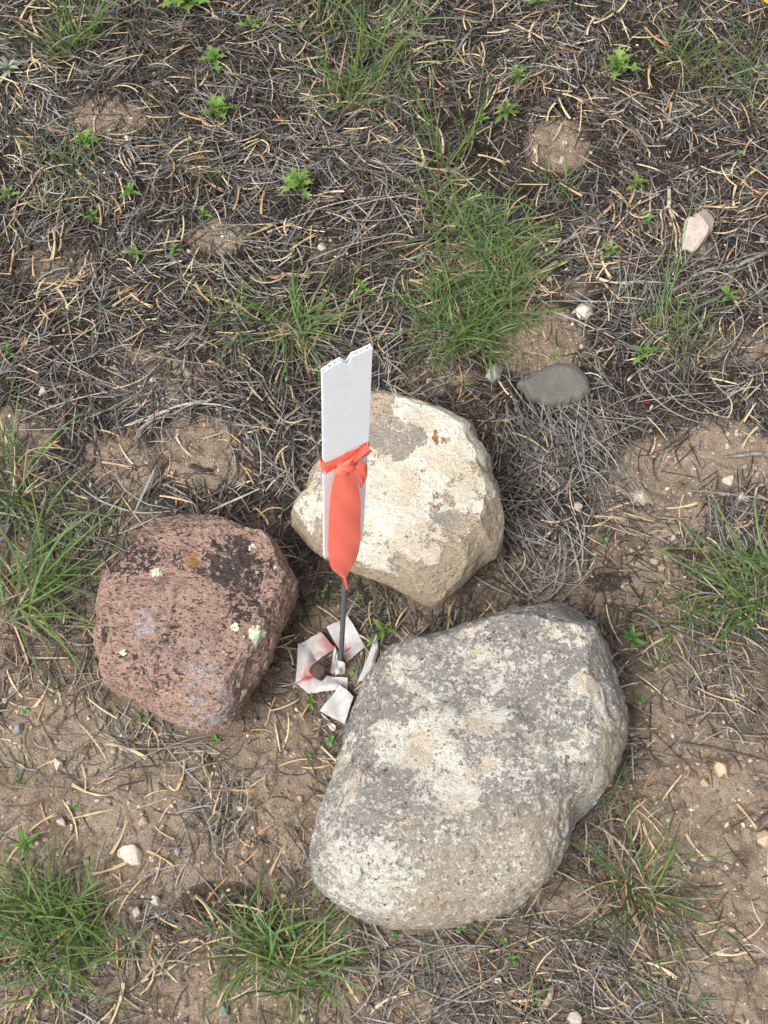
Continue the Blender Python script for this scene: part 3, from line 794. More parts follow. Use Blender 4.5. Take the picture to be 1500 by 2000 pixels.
Vs, Qs = sheet(TL / 2, 0.0006)
lath = link('lath', make_mesh('lath', Vs, [Qs], smooth=False), M['lath'], marker)
Vs, Qs = sheet(-TL / 2 + 0.0006, 0.0006)
link('back_sheet', make_mesh('back_sheet', Vs, [Qs], smooth=False), M['lath'], lath)
for a in np.linspace(-.5, .5, 10):
    hh = H1 - 0.001 + (-.006 if a < -.45 else (.002 if a > .3 else -.001)) - (0.0075 if abs(a) < .06 else 0)
    c = u * a * WL * 0.985; w2 = u * 0.0003; d2 = nf * (TL / 2 - 0.0007)
    q = [np.array([*(c + sx * w2 + sy * d2)[:2], z]) for z in (H0 + .002, hh) for sx, sy in ((-1, 1), (1, 1), (1, -1), (-1, -1))]
    link('web', make_mesh('web', np.array(q), [np.array([[0, 1, 5, 4], [1, 2, 6, 5], [2, 3, 7, 6], [3, 0, 4, 7], [4, 5, 6, 7], [3, 2, 1, 0]])], smooth=False), M['lath'], lath)

LEAN = Matrix.Rotation(math.radians(1.95), 4, 'Y')
marker.rotation_euler = LEAN.to_euler()
# orange tape: wrap, knot, tail
zk = z_at(B[0], B[1], 890) - B[2]; ztip = z_at(B[0] , B[1] - .012, 1150) - B[2]
tape = empty('flagging_tape', Vector(B) + LEAN @ Vector((0, 0, zk)), 'bright coral flagging tape knotted round the white lath with one hanging tail', 'tape')
tape.rotation_euler = LEAN.to_euler()
def band(zc_l, zc_r, hgt, pad, seed, name):
    n = 96; rows = 9; Vv = []
    a2, b2 = WL / 2 + pad, TL / 2 + pad
    for r in range(rows):
        v = r / (rows - 1) - .5
        for k in range(n):
            t = 2 * math.pi * k / n
            e = 0.28
            x = a2 * np.sign(math.cos(t)) * abs(math.cos(t)) ** e; y = b2 * np.sign(math.sin(t)) * abs(math.sin(t)) ** e
            sx = x / WL
            zc = zc_l + (zc_r - zc_l) * (sx + .5)
            pl = 0.0011 * math.sin(v * 15 + 4 * sx + seed) * (1 if y > 0 else .3) * (abs(y) > b2 * .8)
            hl = hgt * (1 + .22 * sx)
            y2 = y + (abs(pl) if y > 0 else 0) + (0.0012 * (.5 - abs(v)) if y > 0 else 0)
            q = u * x + nf * y2; q = np.array([q[0], q[1], zc + v * hl + 0.0008 * math.sin(5 * sx + seed)])
            Vv.append(q)
    Qs = [[r * n + k, r * n + (k + 1) % n, (r + 1) * n + (k + 1) % n, (r + 1) * n + k] for r in range(rows - 1) for k in range(n)]
    return link(name, make_mesh(name, np.array(Vv), [np.array(Qs)]), M['tape'], tape)
band(-.004, .006, .020, .0004, 0, 'wrap')
band(.003, .001, .015, .0016, 2, 'wrap')
# diagonal fold crossing to the knot and the knot itself
def ribbon(pts, wid, name, mat=None, parent=None, nrm_=None, curl=0.0, n=26, m=9, seed=0, ruff=0.0, pink=None, smooth=True):
    """grid ribbon along pts (k,3); wid: widths along it; wdir: across direction"""
    pts = np.array(pts, float); k = len(pts)
    tt = np.linspace(0, k - 1, n)
    def interp(a): return np.stack([np.interp(tt, np.arange(k), a[:, i]) for i in range(a.shape[1])], 1)
    c = interp(pts)
    for _ in range(2): c[1:-1] = (c[:-2] + 2 * c[1:-1] + c[2:]) / 4
    w = np.interp(np.linspace(0, 1, n), np.linspace(0, 1, len(wid)), wid)
    T = np.gradient(c, axis=0); T /= np.linalg.norm(T, axis=1, keepdims=True) + 1e-9
    N_ = np.tile(nrm_, (n, 1)); A = np.cross(T, N_); A /= np.linalg.norm(A, axis=1, keepdims=True) + 1e-9
    V_ = []
    for i in range(n):
        for j in range(m):
            v = j / (m - 1) - .5
            V_.append(c[i] + A[i] * v * w[i] + N_[i] * (curl * w[i] * (0.25 - v * v) * 2 + ruff * math.sin(v * 9 + i * .35 + seed) * min(1, i / 4)))
    V_ = np.array(V_)
    Qs = [[i * m + j, i * m + j + 1, (i + 1) * m + j + 1, (i + 1) * m + j] for i in range(n - 1) for j in range(m - 1)]
    return V_, np.array(Qs)
def L3(s, z, o): 
    q = u * s + nf * o
    return np.array([q[0], q[1], z])
Vv, Qs = ribbon([L3(.0195, .007, .0048), L3(.010, .004, .0058), L3(0, .000, .0072), L3(-.008, -.006, .0066)], [.017, .014, .009, .006], 'fold', nrm_=nf, curl=.25, ruff=.0006)
link('fold', make_mesh('fold', Vv, [Qs]), M['tape'], tape)
D, Fc = ico(4)
kn = D * np.array([.0072, .0042, .0085])
kn += D * (0.0018 * np.sin(kn[:, 2] * 700 + kn[:, 0] * 500))[:, None]
kv = np.stack([u[0] * kn[:, 0] + nf[0] * kn[:, 1], u[1] * kn[:, 0] + nf[1] * kn[:, 1], kn[:, 2]], 1) + L3(-.003, -.003, .0075)
link('knot', make_mesh('knot', kv, [Fc]), M['tape'], tape)
zt2 = ztip - zk
f2 = np.array([0.06, -1.0, 0.0]); f2 /= np.linalg.norm(f2)
tl = []
for q in np.linspace(0, 1, 12):
    tl.append(L3(-.005 - .0055 * q + .002 * math.sin(q * 2.4) + .008 * q ** 5, -.004 + (zt2 + .004) * q, .0095 + .004 * math.sin(q * 3) + .003 * q))
Vv, Qs = ribbon(tl, [.014, .020, .0245, .027, .0285, .0295, .030, .0305, .0305, .030, .028, .0225, .013, .0035, .003, .002], 'tail', nrm_=nf, curl=.12, n=70, m=13, ruff=.0004)
tz = Vv[:, 2]
Vv[:, :2] += nf[:2] * (0.0005 * np.sin(tz * 70))[:, None]
link('tail', make_mesh('tail', Vv, [Qs]), M['tape'], tape)
Vv, Qs = ribbon([L3(.004, -.004, .0085), L3(.010, -.012, .0095), L3(.012, -.030, .0092), L3(.0115, -.050, .0088)], [.012, .012, .008, .002], 'fold', nrm_=nf, curl=.3, ruff=.0006)
link('fold', make_mesh('fold', Vv, [Qs]), M['tape'], tape)

# faded tape lying round the foot of the rod
faded = empty('old_flagging_tape', B, 'faded white flagging tape with pink stains lying folded around the rod foot', 'tape')
def zp(zx, zy):      # positions read from an enlarged view of the foot of the stake
    return 540 + zx / 5.555, 1080 + zy / 5.555
def quad_piece(cs, lift, pink, name='tape_fold', n=14, seed=0):
    """four corners (enlarged-view positions) -> curved sheet lying on the ground"""
    q = [G(*zp(*c)) for c in cs]
    Vv, pk = [], []
    for i in range(n):
        for j in range(n):
            s, t = i / (n - 1), j / (n - 1)
            p = q[0] * (1 - s) * (1 - t) + q[1] * s * (1 - t) + q[2] * s * t + q[3] * (1 - s) * t
            g = float(gzat(p[0], p[1]))
            l = lift[0] * (1 - s) * (1 - t) + lift[1] * s * (1 - t) + lift[2] * s * t + lift[3] * (1 - s) * t
            p[2] = max(p[2], g) + l + .0022 * math.sin(s * 5 + t * 3 + seed) + .0014 * math.sin(t * 8 - s * 4 + seed * 2) + .003
            Vv.append(p - B)
            pk.append(pink[0] * (1 - s) * (1 - t) + pink[1] * s * (1 - t) + pink[2] * s * t + pink[3] * (1 - s) * t)
    Qs = [[i * n + j, i * n + j + 1, (i + 1) * n + j + 1, (i + 1) * n + j] for i in range(n - 1) for j in range(n - 1)]
    return link(name, make_mesh(name, np.array(Vv), [np.array(Qs)], attrs=dict(pink=np.array(pk))), M['faded'], faded)
quad_piece([(545, 840), (775, 715), (965, 1050), (760, 1200)], [.004, .008, .004, .002], [0, 0, 0, .7], seed=1)
quad_piece([(240, 1050), (480, 905), (650, 1060), (400, 1200)], [.012, .010, .002, .001], [0, .5, .9, .1], seed=2)
quad_piece([(208, 1435), (245, 1040), (440, 1130), (410, 1350)], [.003, .013, .002, .001], [.35, 0, .2, 1.0], seed=3)
quad_piece([(355, 1545), (205, 1430), (410, 1320), (600, 1370)], [.003, .005, .002, .003], [.15, .7, 1.0, 0], seed=4)
quad_piece([(350, 1545), (410, 1335), (775, 1385), (775, 1510)], [.006, .006, .005, .004], [.1, 0, .1, .1], seed=5)
quad_piece([(640, 1375), (650, 1215), (748, 1270), (742, 1355)], [.012, .020, .018, .010], [.1, .1, 0, 0], seed=6, n=8)
quad_piece([(473, 1748), (690, 1475), (840, 1600), (740, 1880)], [.006, .013, .010, .004], [0, 0, 0, 0], seed=7)
quad_piece([(480, 1760), (640, 1880), (650, 1960), (590, 1930)], [.003, .003, .001, .001], [0, 0, 0, 0], seed=8, n=8)
quad_piece([(880, 1420), (1085, 940), (1112, 1100), (990, 1400)], [.004, .012, .008, .004], [0, .25, 0, 0], seed=9)
quad_piece([(580, 1330), (640, 1100), (670, 1180), (640, 1330)], [.006, .024, .022, .006], [.5, .1, .1, .3], seed=10, n=8)

# rusty iron pin
pb = G(627, 1320)
prof = [(.0, -.03), (.0068, -.03), (.0066, .022), (.0072, .0265), (.0086, .0290), (.0088, .0335), (.0078, .0355), (.004, .0363), (.0, .0362)]
sg = 20; Vv = []
for r, z in prof:
    for j in range(sg):
        t = 2 * math.pi * j / sg
        rr = r * (1 + .05 * math.cos(4 * t + .6) + .04 * math.sin(3 * t))
        Vv.append((rr * math.cos(t), rr * math.sin(t), z))
Qs = [[k * sg + j, k * sg + (j + 1) % sg, (k + 1) * sg + (j + 1) % sg, (k + 1) * sg + j] for k in range(len(prof) - 1) for j in range(sg)]
o = link('iron_pin', make_mesh('iron_pin', np.array(Vv), [np.array(Qs)]), M['rust'], loc=pb); o.rotation_euler = (.12, -.10, .3)
tag(o, 'short rusty iron pin with a battered head inside the old tape', 'pin')

# ------------------------------------------------------------------ twigs
def twig(name, label, pts, r0, r1, col, branches=(), cat='twig', lift=.004, group=None):
    W = [G(x, y) for x, y in pts]; b = W[0].copy()
    def dens(W, k=5):
        out = []
        for i in range(len(W) - 1):
            for j in range(k): out.append(W[i] * (1 - j / k) + W[i + 1] * j / k)
        out.append(W[-1]); out = np.array(out)
        out += 0.0012 * np.stack([vnoise(out * 70, 4), vnoise(out * 70, 5), vnoise(out * 70, 6)], 1)
        out[:, 2] = np.maximum(out[:, 2], gzat(out[:, 0], out[:, 1])) + lift
        return out
    def add(nm, W, r0, r1, parent):
        q = dens(W); rad = np.linspace(r0, r1, len(q)) * (1 + .22 * vnoise(q * 160, 9))
        Vt, Qt, Tt = tube(q - b, rad, 7)
        cc = np.array(col)[None, :] * (0.8 + .45 * (rng.random((len(Vt), 1))))
        o = link(nm, make_mesh(nm, Vt, [Qt, Tt], col=cc), M['wood'], parent)
        if parent is None: o.location = b
        return o
    o = add(name, W, r0, r1, None)
    tag(o, label, cat, group)
    for pts2, a, c_ in branches: add('branch', [G(x, y) for x, y in pts2], a, c_, o)
    return o
GREYW, BROWNW, BLACKW, PALEW = (.20, .185, .17), (.14, .095, .07), (.03, .026, .024), (.40, .33, .25)
twig('twig', 'forked grey stick crossing litter below the angular stone', [(1310, 575), (1360, 540), (1400, 528), (1440, 522), (1500, 500)], .0022, .0026, GREYW, [([(1460, 520), (1478, 570), (1490, 640), (1492, 668)], .0018, .001), ([(1435, 525), (1420, 560), (1415, 590)], .0015, .0008)])
twig('dry_root', 'pale dry forked root beside the angular stone', [(1305, 370), (1306, 390), (1304, 408)], .0028, .0024, PALEW,
     [([(1304, 405), (1290, 415), (1292, 450), (1292, 485)], .0017, .0009), ([(1305, 405), (1312, 430), (1318, 460), (1322, 500), (1314, 540)], .0017, .0008), ([(1306, 406), (1322, 425), (1336, 435)], .0014, .0008), ([(1306, 408), (1325, 450), (1330, 520)], .001, .0006)], cat='root')
twig('twig', 'thin grey twig slanting into the dense green grass', [(1075, 498), (1110, 470), (1160, 445), (1210, 425)], .0020, .0015, (.22, .21, .18))
twig('charred_stick', 'black charred stick lying in the litter behind tall grass', [(750, 298), (800, 300), (850, 300), (935, 300)], .0035, .0028, BLACKW, cat='stick')
twig('charred_stick', 'short dark stick beside a seedling near the grey forked stick', [(1168, 458), (1190, 480), (1222, 500)], .0042, .0032, (.06, .05, .045), cat='stick')
twig('twig', 'straight smooth grey twig lying on bare soil beyond the speckled stone', [(1412, 897), (1450, 893), (1510, 888)], .0022, .0022, GREYW)
twig('twig', 'short grey twig below the speckled stone', [(1282, 1012), (1310, 1016), (1345, 1016)], .0014, .0012, GREYW)
twig('twig', 'dark twig lying slantwise in dense litter beyond the spiky tuft', [(920, 80), (960, 55), (1000, 15)], .0024, .0018, BLACKW)
twig('twig', 'brown branching twig above the bare stony patch', [(1120, 190), (1165, 210), (1200, 235)], .0024, .0016, BROWNW, [([(1165, 210), (1200, 225), (1225, 290), (1222, 320)], .0012, .0007), ([(1200, 235), (1235, 265), (1252, 290)], .0011, .0006)])
twig('twig', 'smooth brown twig leaning out of the middle grass tuft', [(632, 622), (670, 598), (705, 583)], .0018, .0014, (.23, .19, .16))
twig('twig', 'long thin dark twig beside the boulder flank', [(1230, 1385), (1270, 1430), (1320, 1480), (1360, 1520)], .0012, .0008, BROWNW)
twig('twig', 'thin dark stem lying across soil right of the boulder', [(1330, 1452), (1390, 1462), (1440, 1475), (1505, 1492)], .0013, .0009, (.10, .085, .075))
twig('twig', 'short upright twig stub on the sandy patch near the wedge stone', [(1235, 590), (1240, 625), (1248, 655)], .0014, .0012, GREYW)
twig('twig', 'long thin grey stem on the litter between seedlings', [(365, 470), (410, 430), (470, 388), (560, 365)], .0010, .0008, (.13, .12, .11))
twig('bark_chip', 'pale curved wood chip at the litter below the boulder', [(1060, 1970), (1072, 1950), (1078, 1930)], .0034, .0026, (.36, .27, .19), cat='chip')
twig('bark_chip', 'flat tan bark sliver below the boulder', [(965, 1950), (990, 1958), (1018, 1972)], .0020, .0010, (.42, .30, .19), cat='chip')
twig('bark_chip', 'dark brown bark scrap on soil between boulder and speckled stone', [(1160, 1122), (1180, 1116), (1205, 1118)], .0042, .0030, (.10, .075, .06), cat='chip')
twig('bark_chip', 'dark grey bark scrap at the foot of the bare patch behind the red rock', [(375, 912), (395, 922), (415, 922)], .0034, .0020, (.05, .042, .036), cat='chip')

# ------------------------------------------------------------------ seedlings
def leaf_mesh(kind, seed):
    r = random.Random(seed); n = 11
    Vv = []
    for i in range(n):
        t = i / (n - 1)
        if kind == 'toothed':
            w = .125 * math.sin(math.pi * min(1, t * .95 + .05)) ** .8 * (1 + (.45 if i % 3 == 1 else -.25) * (0 < i < n - 1)) + .02
        elif kind == 'lobed':
            w = .155 * math.sin(math.pi * min(1, t * .9 + .1)) ** .7 * (1 + (.9 if i % 3 == 1 else -.6) * (0 < i < n - 1)) + .02
        elif kind == 'round':
            w = .05 if t < .3 else .30 * math.sqrt(max(0, 1 - ((t - .66) / .36) ** 2)) + .01
        else:
            w = .105 * math.sin(math.pi * min(1, t * .93 + .07)) ** .8 + .012
        if t == 1: w = .006
        z = .22 * math.sin(t * 1.9) - .30 * t * t
        ww = w * r.uniform(.9, 1.1)
        Vv += [(t, -ww, z + ww * .28), (t, 0, z), (t, ww, z + ww * .28)]
    Q = [[i * 3 + k, i * 3 + k + 1, i * 3 + k + 4, i * 3 + k + 3] for i in range(n - 1) for k in (0, 1)]
    base = np.array({'toothed': (.135, .225, .05), 'lobed': (.15, .25, .055), 'round': (.12, .26, .07), 'narrow': (.10, .20, .045), 'silver': (.30, .34, .27)}[kind if kind in ('toothed', 'lobed', 'round', 'narrow', 'silver') else 'narrow'])
    f = r.uniform(.8, 1.2)
    return make_mesh('leaf', np.array(Vv), [np.array(Q)], col=np.tile(base * f, (len(Vv), 1)))
LEAF = {k: [leaf_mesh(k, 100 + i) for i in range(4)] for k in ('toothed', 'lobed', 'round', 'narrow', 'silver')}
for L in LEAF.values():
    for m_ in L: m_.materials.append(M['leaf'])
def seedling(px, py, size, kind='toothed', n=8, h=.016, label=None, group=None, name='seedling'):
    """size: photo pixels across"""
    p = G(px, py + 6 if h > .01 else py)
    if in_rock(np.array([p[0]]), np.array([p[1]]), 1.0)[0]: print('seedling in rock', px, py)
    ll = size * mmpx(py) / 2 * 1.12
    o = empty(name, p, label or 'small green seedling with toothed leaves among the needles', 'seedling', group if not label else None)
    lean = (random.uniform(-.2, .2), random.uniform(-.2, .2))
    q = np.array([[lean[0] * h * t, lean[1] * h * t, -.003 + (h + .003) * t] for t in np.linspace(0, 1, 6)])
    Vt, Qt, Tt = tube(q, np.linspace(.0009, .0006, 6), 6)
    link('stem', make_mesh('stem', Vt, [Qt, Tt], col=np.tile(np.array([.13, .20, .06]), (len(Vt), 1))), M['leaf'], o)
    a = random.uniform(0, 6.28)
    for k in range(n):
        f = k / max(1, n - 1)
        c = link('leaf', random.choice(LEAF[kind]), None, o)
        c.location = (lean[0] * h * (.45 + .55 * f), lean[1] * h * (.45 + .55 * f), h * (.45 + .55 * f))
        s = ll * (1.05 - .45 * f) * random.uniform(.8, 1.15)
        c.scale = (s, s, s)
        c.rotation_euler = (random.uniform(-.25, .25), -random.uniform(.05, .45) - f * .6, a)
        a += 2.4 + random.uniform(-.3, .3)
    return o
for (px, py, sz, kd, n, h, lb) in [
        (370, 25, 95, 'lobed', 14, .03, 'bushiest lobed seedling, largest of those in the litter'), (490, 55, 55, 'toothed', 7, .015, 'low toothed seedling next to the bushiest lobed one'),
        (418, 122, 62, 'lobed', 9, .02, 'lobed seedling in open litter between the bushiest one and a dense star shaped one'), (430, 230, 75, 'lobed', 12, .025, 'dense star shaped lobed seedling on matted needles left of the spiky tuft'),
        (172, 285, 62, 'lobed', 10, .02, 'lobed seedling standing over fine short grass by the sandy hollow'), (257, 385, 48, 'toothed', 9, .02, 'upright toothed seedling in needles below the sandy hollow'),
        (187, 428, 44, 'toothed', 7, .014, 'toothed seedling just left of an upright one, below the sandy hollow'), (398, 418, 36, 'toothed', 7, .014, 'small toothed seedling at the rim of a bare soil oval'),
        (590, 372, 82, 'lobed', 12, .03, 'tall leafy lobed seedling standing alone behind the loose spreading tuft'), (265, 500, 44, 'toothed', 7, .014, 'toothed seedling left of a whitish pebble and its twin'),
        (343, 490, 38, 'toothed', 6, .012, 'toothed seedling touching a whitish pebble'), (710, 568, 50, 'toothed', 8, .016, 'toothed seedling at the tip of the smooth brown twig'),
        (1005, 155, 52, 'lobed', 9, .02, 'lobed seedling above a lower toothed one left of the branching twig'), (985, 225, 56, 'toothed', 10, .02, 'leafy toothed seedling above the dense grass clump'),
        (1240, 368, 52, 'toothed', 9, .018, 'toothed seedling behind the dry forked root'), (1190, 497, 48, 'toothed', 8, .016, 'toothed seedling on the end of the short dark stick'),
        (1258, 697, 62, 'toothed', 8, .018, 'broad four leaved toothed seedling beside the flat grey stone'), (1420, 582, 50, 'toothed', 7, .014, 'toothed seedling under the forked grey stick'),
        (22, 690, 44, 'narrow', 8, .016, 'narrow leaved seedling in dark soil behind the round cream pebble'), (20, 385, 44, 'toothed', 8, .016, 'toothed seedling beside wispy bent grass'),
        (905, 755, 26, 'toothed', 6, .008, 'very small seedling on soil just behind the cream rock'), (605, 1372, 34, 'toothed', 8, .008, 'small seedling at the outer edge of the old faded tape'),
        (702, 1168, 26, 'toothed', 7, .006, 'small seedling in the shade under the cream rock'), (985, 935, 26, 'narrow', 5, .012, 'tiny narrow seedling leaning at the right side of the cream rock'),
        (1050, 8, 44, 'toothed', 7, .014, 'yellow green seedling beside the diagonal dark twig'), (938, 235, 36, 'toothed', 7, .012, 'thin seedling between tall blades and a leafy toothed seedling'),
        (945, 1120, 24, 'toothed', 6, .008, 'tiny seedling between the cream rock and the boulder'), (1000, 1868, 34, 'narrow', 8, .012, 'narrow leaved seedling in litter under the boulder'),
        (945, 1815, 24, 'narrow', 7, .008, 'tiny starry seedling tucked under the near edge of the boulder'), (1300, 1240, 30, 'narrow', 6, .01, 'small narrow seedling in pale sparse grass')]:
    seedling(px, py, sz, kd, n, h, lb)
seedling(1198, 150, 85, 'lobed', 13, .028, 'tall lobed seedling with one yellowing lower leaf by the brown branching twig')
seedling(745, 1235, 66, 'toothed', 7, .018, 'green seedling growing beside the faded tape at the boulder edge')
seedling(1262, 433, 32, 'round', 6, .008, 'seedling with rounded spoon shaped leaves by the dry forked root')
seedling(25, 140, 60, 'silver', 12, .02, 'silvery grey leaved plant, the only one without green leaves')
seedling(62, 1648, 62, 'narrow', 10, .02, 'yellowish green narrow leaved seedling above the bushy tuft')
seedling(1236, 1255, 66, 'narrow', 10, .02, 'leafy seedling right against the upper corner of the boulder')
seedling(276, 1404, 42, 'narrow', 3, .006, 'two leaved sprout under the lower edge of the red rock')
SPR = 'tiny round leaved sprouts'
for (px, py, sz) in [(715, 1300 - 40, 18), (622, 1252, 24), (800, 1165, 22), (740, 1190, 16), (630, 1160, 18), (1180, 1060, 24), (1080, 700, 18), (1085, 450, 22), (1190, 395, 18), (1445, 305, 20), (690, 1500 - 190, 16), (600, 1480, 18), (1395, 390, 18), (150, 430, 14),
                     (190, 600, 14), (840, 745, 14), (770, 1830, 22), (1170, 1660, 18), (985, 1842, 20), (900, 1815, 22), (645, 1445, 22), (420, 1450, 24), (1250, 1370, 22), (50, 1390, 16), (150, 1575, 18)]:
    seedling(px, py, sz, 'round', 5, .004, None, SPR, 'sprout')['label'] = 'tiny round leaved sprout close to the soil'

# ------------------------------------------------------------------ grass
def blades(base, n, rad, Lm, az0, spread, el0, el1, droop, w, S=8, seed=0):
    r = np.random.default_rng(seed)
    th = r.uniform(0, 2 * math.pi, n); rr = rad * np.sqrt(r.random(n))
    bx = base[0] + rr * np.cos(th); by = base[1] + rr * np.sin(th)
    az = az0 + r.normal(0, spread, n) if spread < 3 else r.uniform(0, 2 * math.pi, n)
    el = r.uniform(el0, el1, n); Ls = Lm * np.clip(r.normal(1, .33, n), .25, 1.8)
    cur = r.normal(0, .55, n); dr = droop * np.clip(r.normal(1, .5, n), 0.1, 2.4)
    Pa = np.zeros((n, S, 3)); Pa[:, 0, 0] = bx; Pa[:, 0, 1] = by; Pa[:, 0, 2] = gzat(bx, by) - .003
    for k in range(1, S):
        t = k / (S - 1)
        e = el - dr * t ** 1.4; a = az + cur * t
        st = Ls / (S - 1)
        Pa[:, k] = Pa[:, k - 1] + np.stack([np.cos(a) * np.cos(e) * st, np.sin(a) * np.cos(e) * st, np.sin(e) * st], 1)
        g = gzat(Pa[:, k, 0], Pa[:, k, 1]) + .0015
        Pa[:, k, 2] = np.maximum(Pa[:, k, 2], g)
    prof = np.array([.75, 1, 1, .95, .85, .7, .45, .06]) if S == 8 else np.linspace(1, .1, S)
    W = 1.18 * w * r.uniform(.6, 1.25, n)[:, None] * prof[None, :]
    return Pa, W
GREEN = np.array([.105, .19, .056])
def tuft(px, py, label, n=70, rad=.02, L=.07, az=90, spread=9, el=(.5, 1.35), droop=.9, w=.0017, dead=.35, name='grass_tuft', more=(), tint=1.0, deadcol=(.36, .31, .20)):
    """a clump of grass rooted at a photo pixel; more: extra root points (px,py,frac)"""
    b = G(px, py); o = empty(name, b, label, 'grass tuft')
    Pg, Wg, Pd, Wd = [], [], [], []
    roots = [(px, py, 1.0)] + list(more)
    for i, (x, y, f) in enumerate(roots):
        bb = G(x, y)
        s = int(px * 7 + py * 3 + i * 11)
        a, w_ = blades(bb, max(4, int(n * f * .55)), rad, L, math.radians(az), spread, el[0], el[1], droop, w, seed=s); Pg.append(a); Wg.append(w_)
        if dead and n * f * dead * .8 >= 6:
            a, w_ = blades(bb, max(3, int(n * f * dead * .8)), rad * 1.2, L * .62, math.radians(az), 9, el[0] * .3, el[1] * .8, droop * 1.5, w * .8, seed=s + 1); Pd.append(a); Wd.append(w_)
    for nm, A, W_, base, var in (('green_blades', Pg, Wg, GREEN * tint, .28), ('dry_blades', Pd, Wd, np.array(deadcol), .35)):
        if not A: continue
        A = np.concatenate(A); W_ = np.concatenate(W_)
        N = len(A); r = np.random.default_rng(N)
        up = np.stack([r.normal(0, .6, N), r.normal(0, .6, N), np.ones(N)], 1)
        cc = base[None, :] * r.uniform(1 - var, 1 + var, (N, 1)) * np.stack([r.uniform(.85, 1.35, N), np.ones(N), r.uniform(.7, 1.3, N)], 1)
        if nm == 'green_blades':
            S = A.shape[1]; g = np.linspace(0, 1, S)
            c3 = cc[:, None, :] * np.ones((1, S, 1))
            basec = np.array([.26, .25, .13])
            k = np.clip(1 - g / .28, 0, 1)[None, :, None] * .65
            c3 = c3 * (1 - k) + basec * k
            tip = (np.clip((g - .85) / .15, 0, 1)[None, :] * (r.random((N, 1)) < .4))[:, :, None] * .8
            c3 = c3 * (1 - tip) + np.array([.42, .33, .17]) * tip
            V_, Q_, C_ = strips(A, W_, up, .22, c3)
        else: V_, Q_, C_ = strips(A, W_, up, .22, cc)
        link(nm, make_mesh(nm, V_ - b, [Q_], col=C_), M['grass'], o)
    return o
tuft(145, 95, 'tall bright green tuft with upright blades between the silvery plant and bushiest seedling', 75, .016, .10, 90, 9, (.8, 1.5), .6, .0017, .3, more=[(115, 110, .4), (180, 60, .4)])
tuft(700, 205, 'wide spiky tuft with long upright blades beyond the stake', 70, .022, .125, 90, 9, (.7, 1.45), .7, .0017, .35, more=[(660, 180, .45), (750, 175, .5), (720, 110, .6), (645, 60, .5), (780, 60, .4)])
tuft(930, 640, 'dense green grass clump between the stake and the sandy patch', 170, .026, .066, 80, 9, (.45, 1.4), .9, .0016, .45,
     more=[(870, 655, .6), (985, 610, .8), (900, 560, .8), (960, 530, .9), (1010, 480, .6), (880, 470, .6), (940, 440, .8), (860, 400, .4), (1015, 560, .4), (900, 680, .5), (940, 665, .35), (840, 610, .4)])
tuft(880, 330, 'few tall thin blades rising behind the dense grass clump', 30, .016, .125, 85, 1.2, (.9, 1.5), .45, .0016, .3, more=[(830, 300, .4), (920, 290, .4)])
tuft(575, 640, 'loose spreading green tuft behind the white lath, at the brown twig', 62, .016, .085, 90, 9, (.4, 1.3), .8, .0017, .45, more=[(600, 665, .5), (540, 650, .5), (610, 620, .4)])
tuft(455, 615, 'small pale green tuft next to the loose spreading tuft', 34, .012, .065, 95, 9, (.5, 1.4), .8, .0015, .5, more=[(480, 640, .6)])
tuft(155, 330, 'fine short grass under the lobed seedling near the sandy hollow', 55, .016, .05, 90, 9, (.5, 1.4), .8, .0012, .3, more=[(120, 330, .4)])
tuft(60, 285, 'sparse grass blades left of the sandy hollow', 24, .014, .07, 90, 9, (.6, 1.4), .6, .0013, .5)
tuft(1320, 665, 'fine grass tuft right of the flat stone with straight stems', 60, .020, .055, 95, 9, (.4, 1.4), .8, .0013, .5, more=[(1290, 640, .6), (1360, 670, .6), (1340, 620, .5)])
tuft(1300, 640, 'tall bare dry stems standing behind the fine grass tuft', 14, .018, .16, 90, .5, (1.0, 1.5), .2, .0011, .6, tint=1.5)
tuft(30, 1195, 'long bladed tuft reaching over the red rock', 38, .022, .13, 20, .9, (.3, 1.15), .75, .0021, .35, more=[(60, 1170, .7), (5, 1150, .7), (75, 1220, .5)])
tuft(120, 1130, 'small green tuft between the red rock and long blades', 26, .010, .075, 60, 9, (.4, 1.3), .8, .0018, .5, more=[(90, 1100, .6)])
tuft(45, 985, 'upright tuft left of the bare hollow behind the red rock', 44, .016, .095, 85, 9, (.6, 1.45), .7, .0018, .5, more=[(75, 1010, .6), (30, 900, .6)])
tuft(1490, 1165, 'bright tuft with long blades fanning toward the cream rock', 70, .020, .105, 175, 1.1, (.2, 1.2), .6, .0021, .35, more=[(1470, 1190, .6), (1510, 1120, .7)])
tuft(95, 1800, 'bushy dense green tuft with grey thatch at its side', 115, .030, .076, 90, 9, (.5, 1.4), .85, .0019, .3, more=[(40, 1780, .6), (150, 1800, .6), (110, 1860, .5), (170, 1850, .4), (60, 1900, .35)], tint=1.08)
tuft(165, 1895, 'matted grey dead thatch beside the bushy tuft', 6, .020, .035, 90, 9, (.3, 1.2), 1.0, .0012, 14, deadcol=(.34, .325, .31), name='dead_grass_tuft')
tuft(560, 1850, 'sprawling green tuft in front of the boulder edge', 90, .022, .068, 90, 9, (.25, 1.2), .8, .0020, .45, more=[(500, 1840, .5), (610, 1870, .6), (560, 1900, .5), (480, 1870, .35), (630, 1900, .3)], tint=1.08)
tuft(1240, 1740, 'thin open tuft with long trailing blades right of the boulder', 46, .018, .10, 60, 9, (.25, 1.2), .6, .0018, .9, more=[(1215, 1720, .6), (1270, 1750, .6)], tint=.85)
tuft(1265, 1890, 'small drooping grass sprig below the open tuft', 18, .008, .055, -90, 1.2, (.2, 1.0), .6, .0016, .5)
tuft(1345, 1985, 'tiny fine grass sprig at the edge of pale soil', 22, .006, .028, 90, 9, (.5, 1.3), .6, .0011, .2)
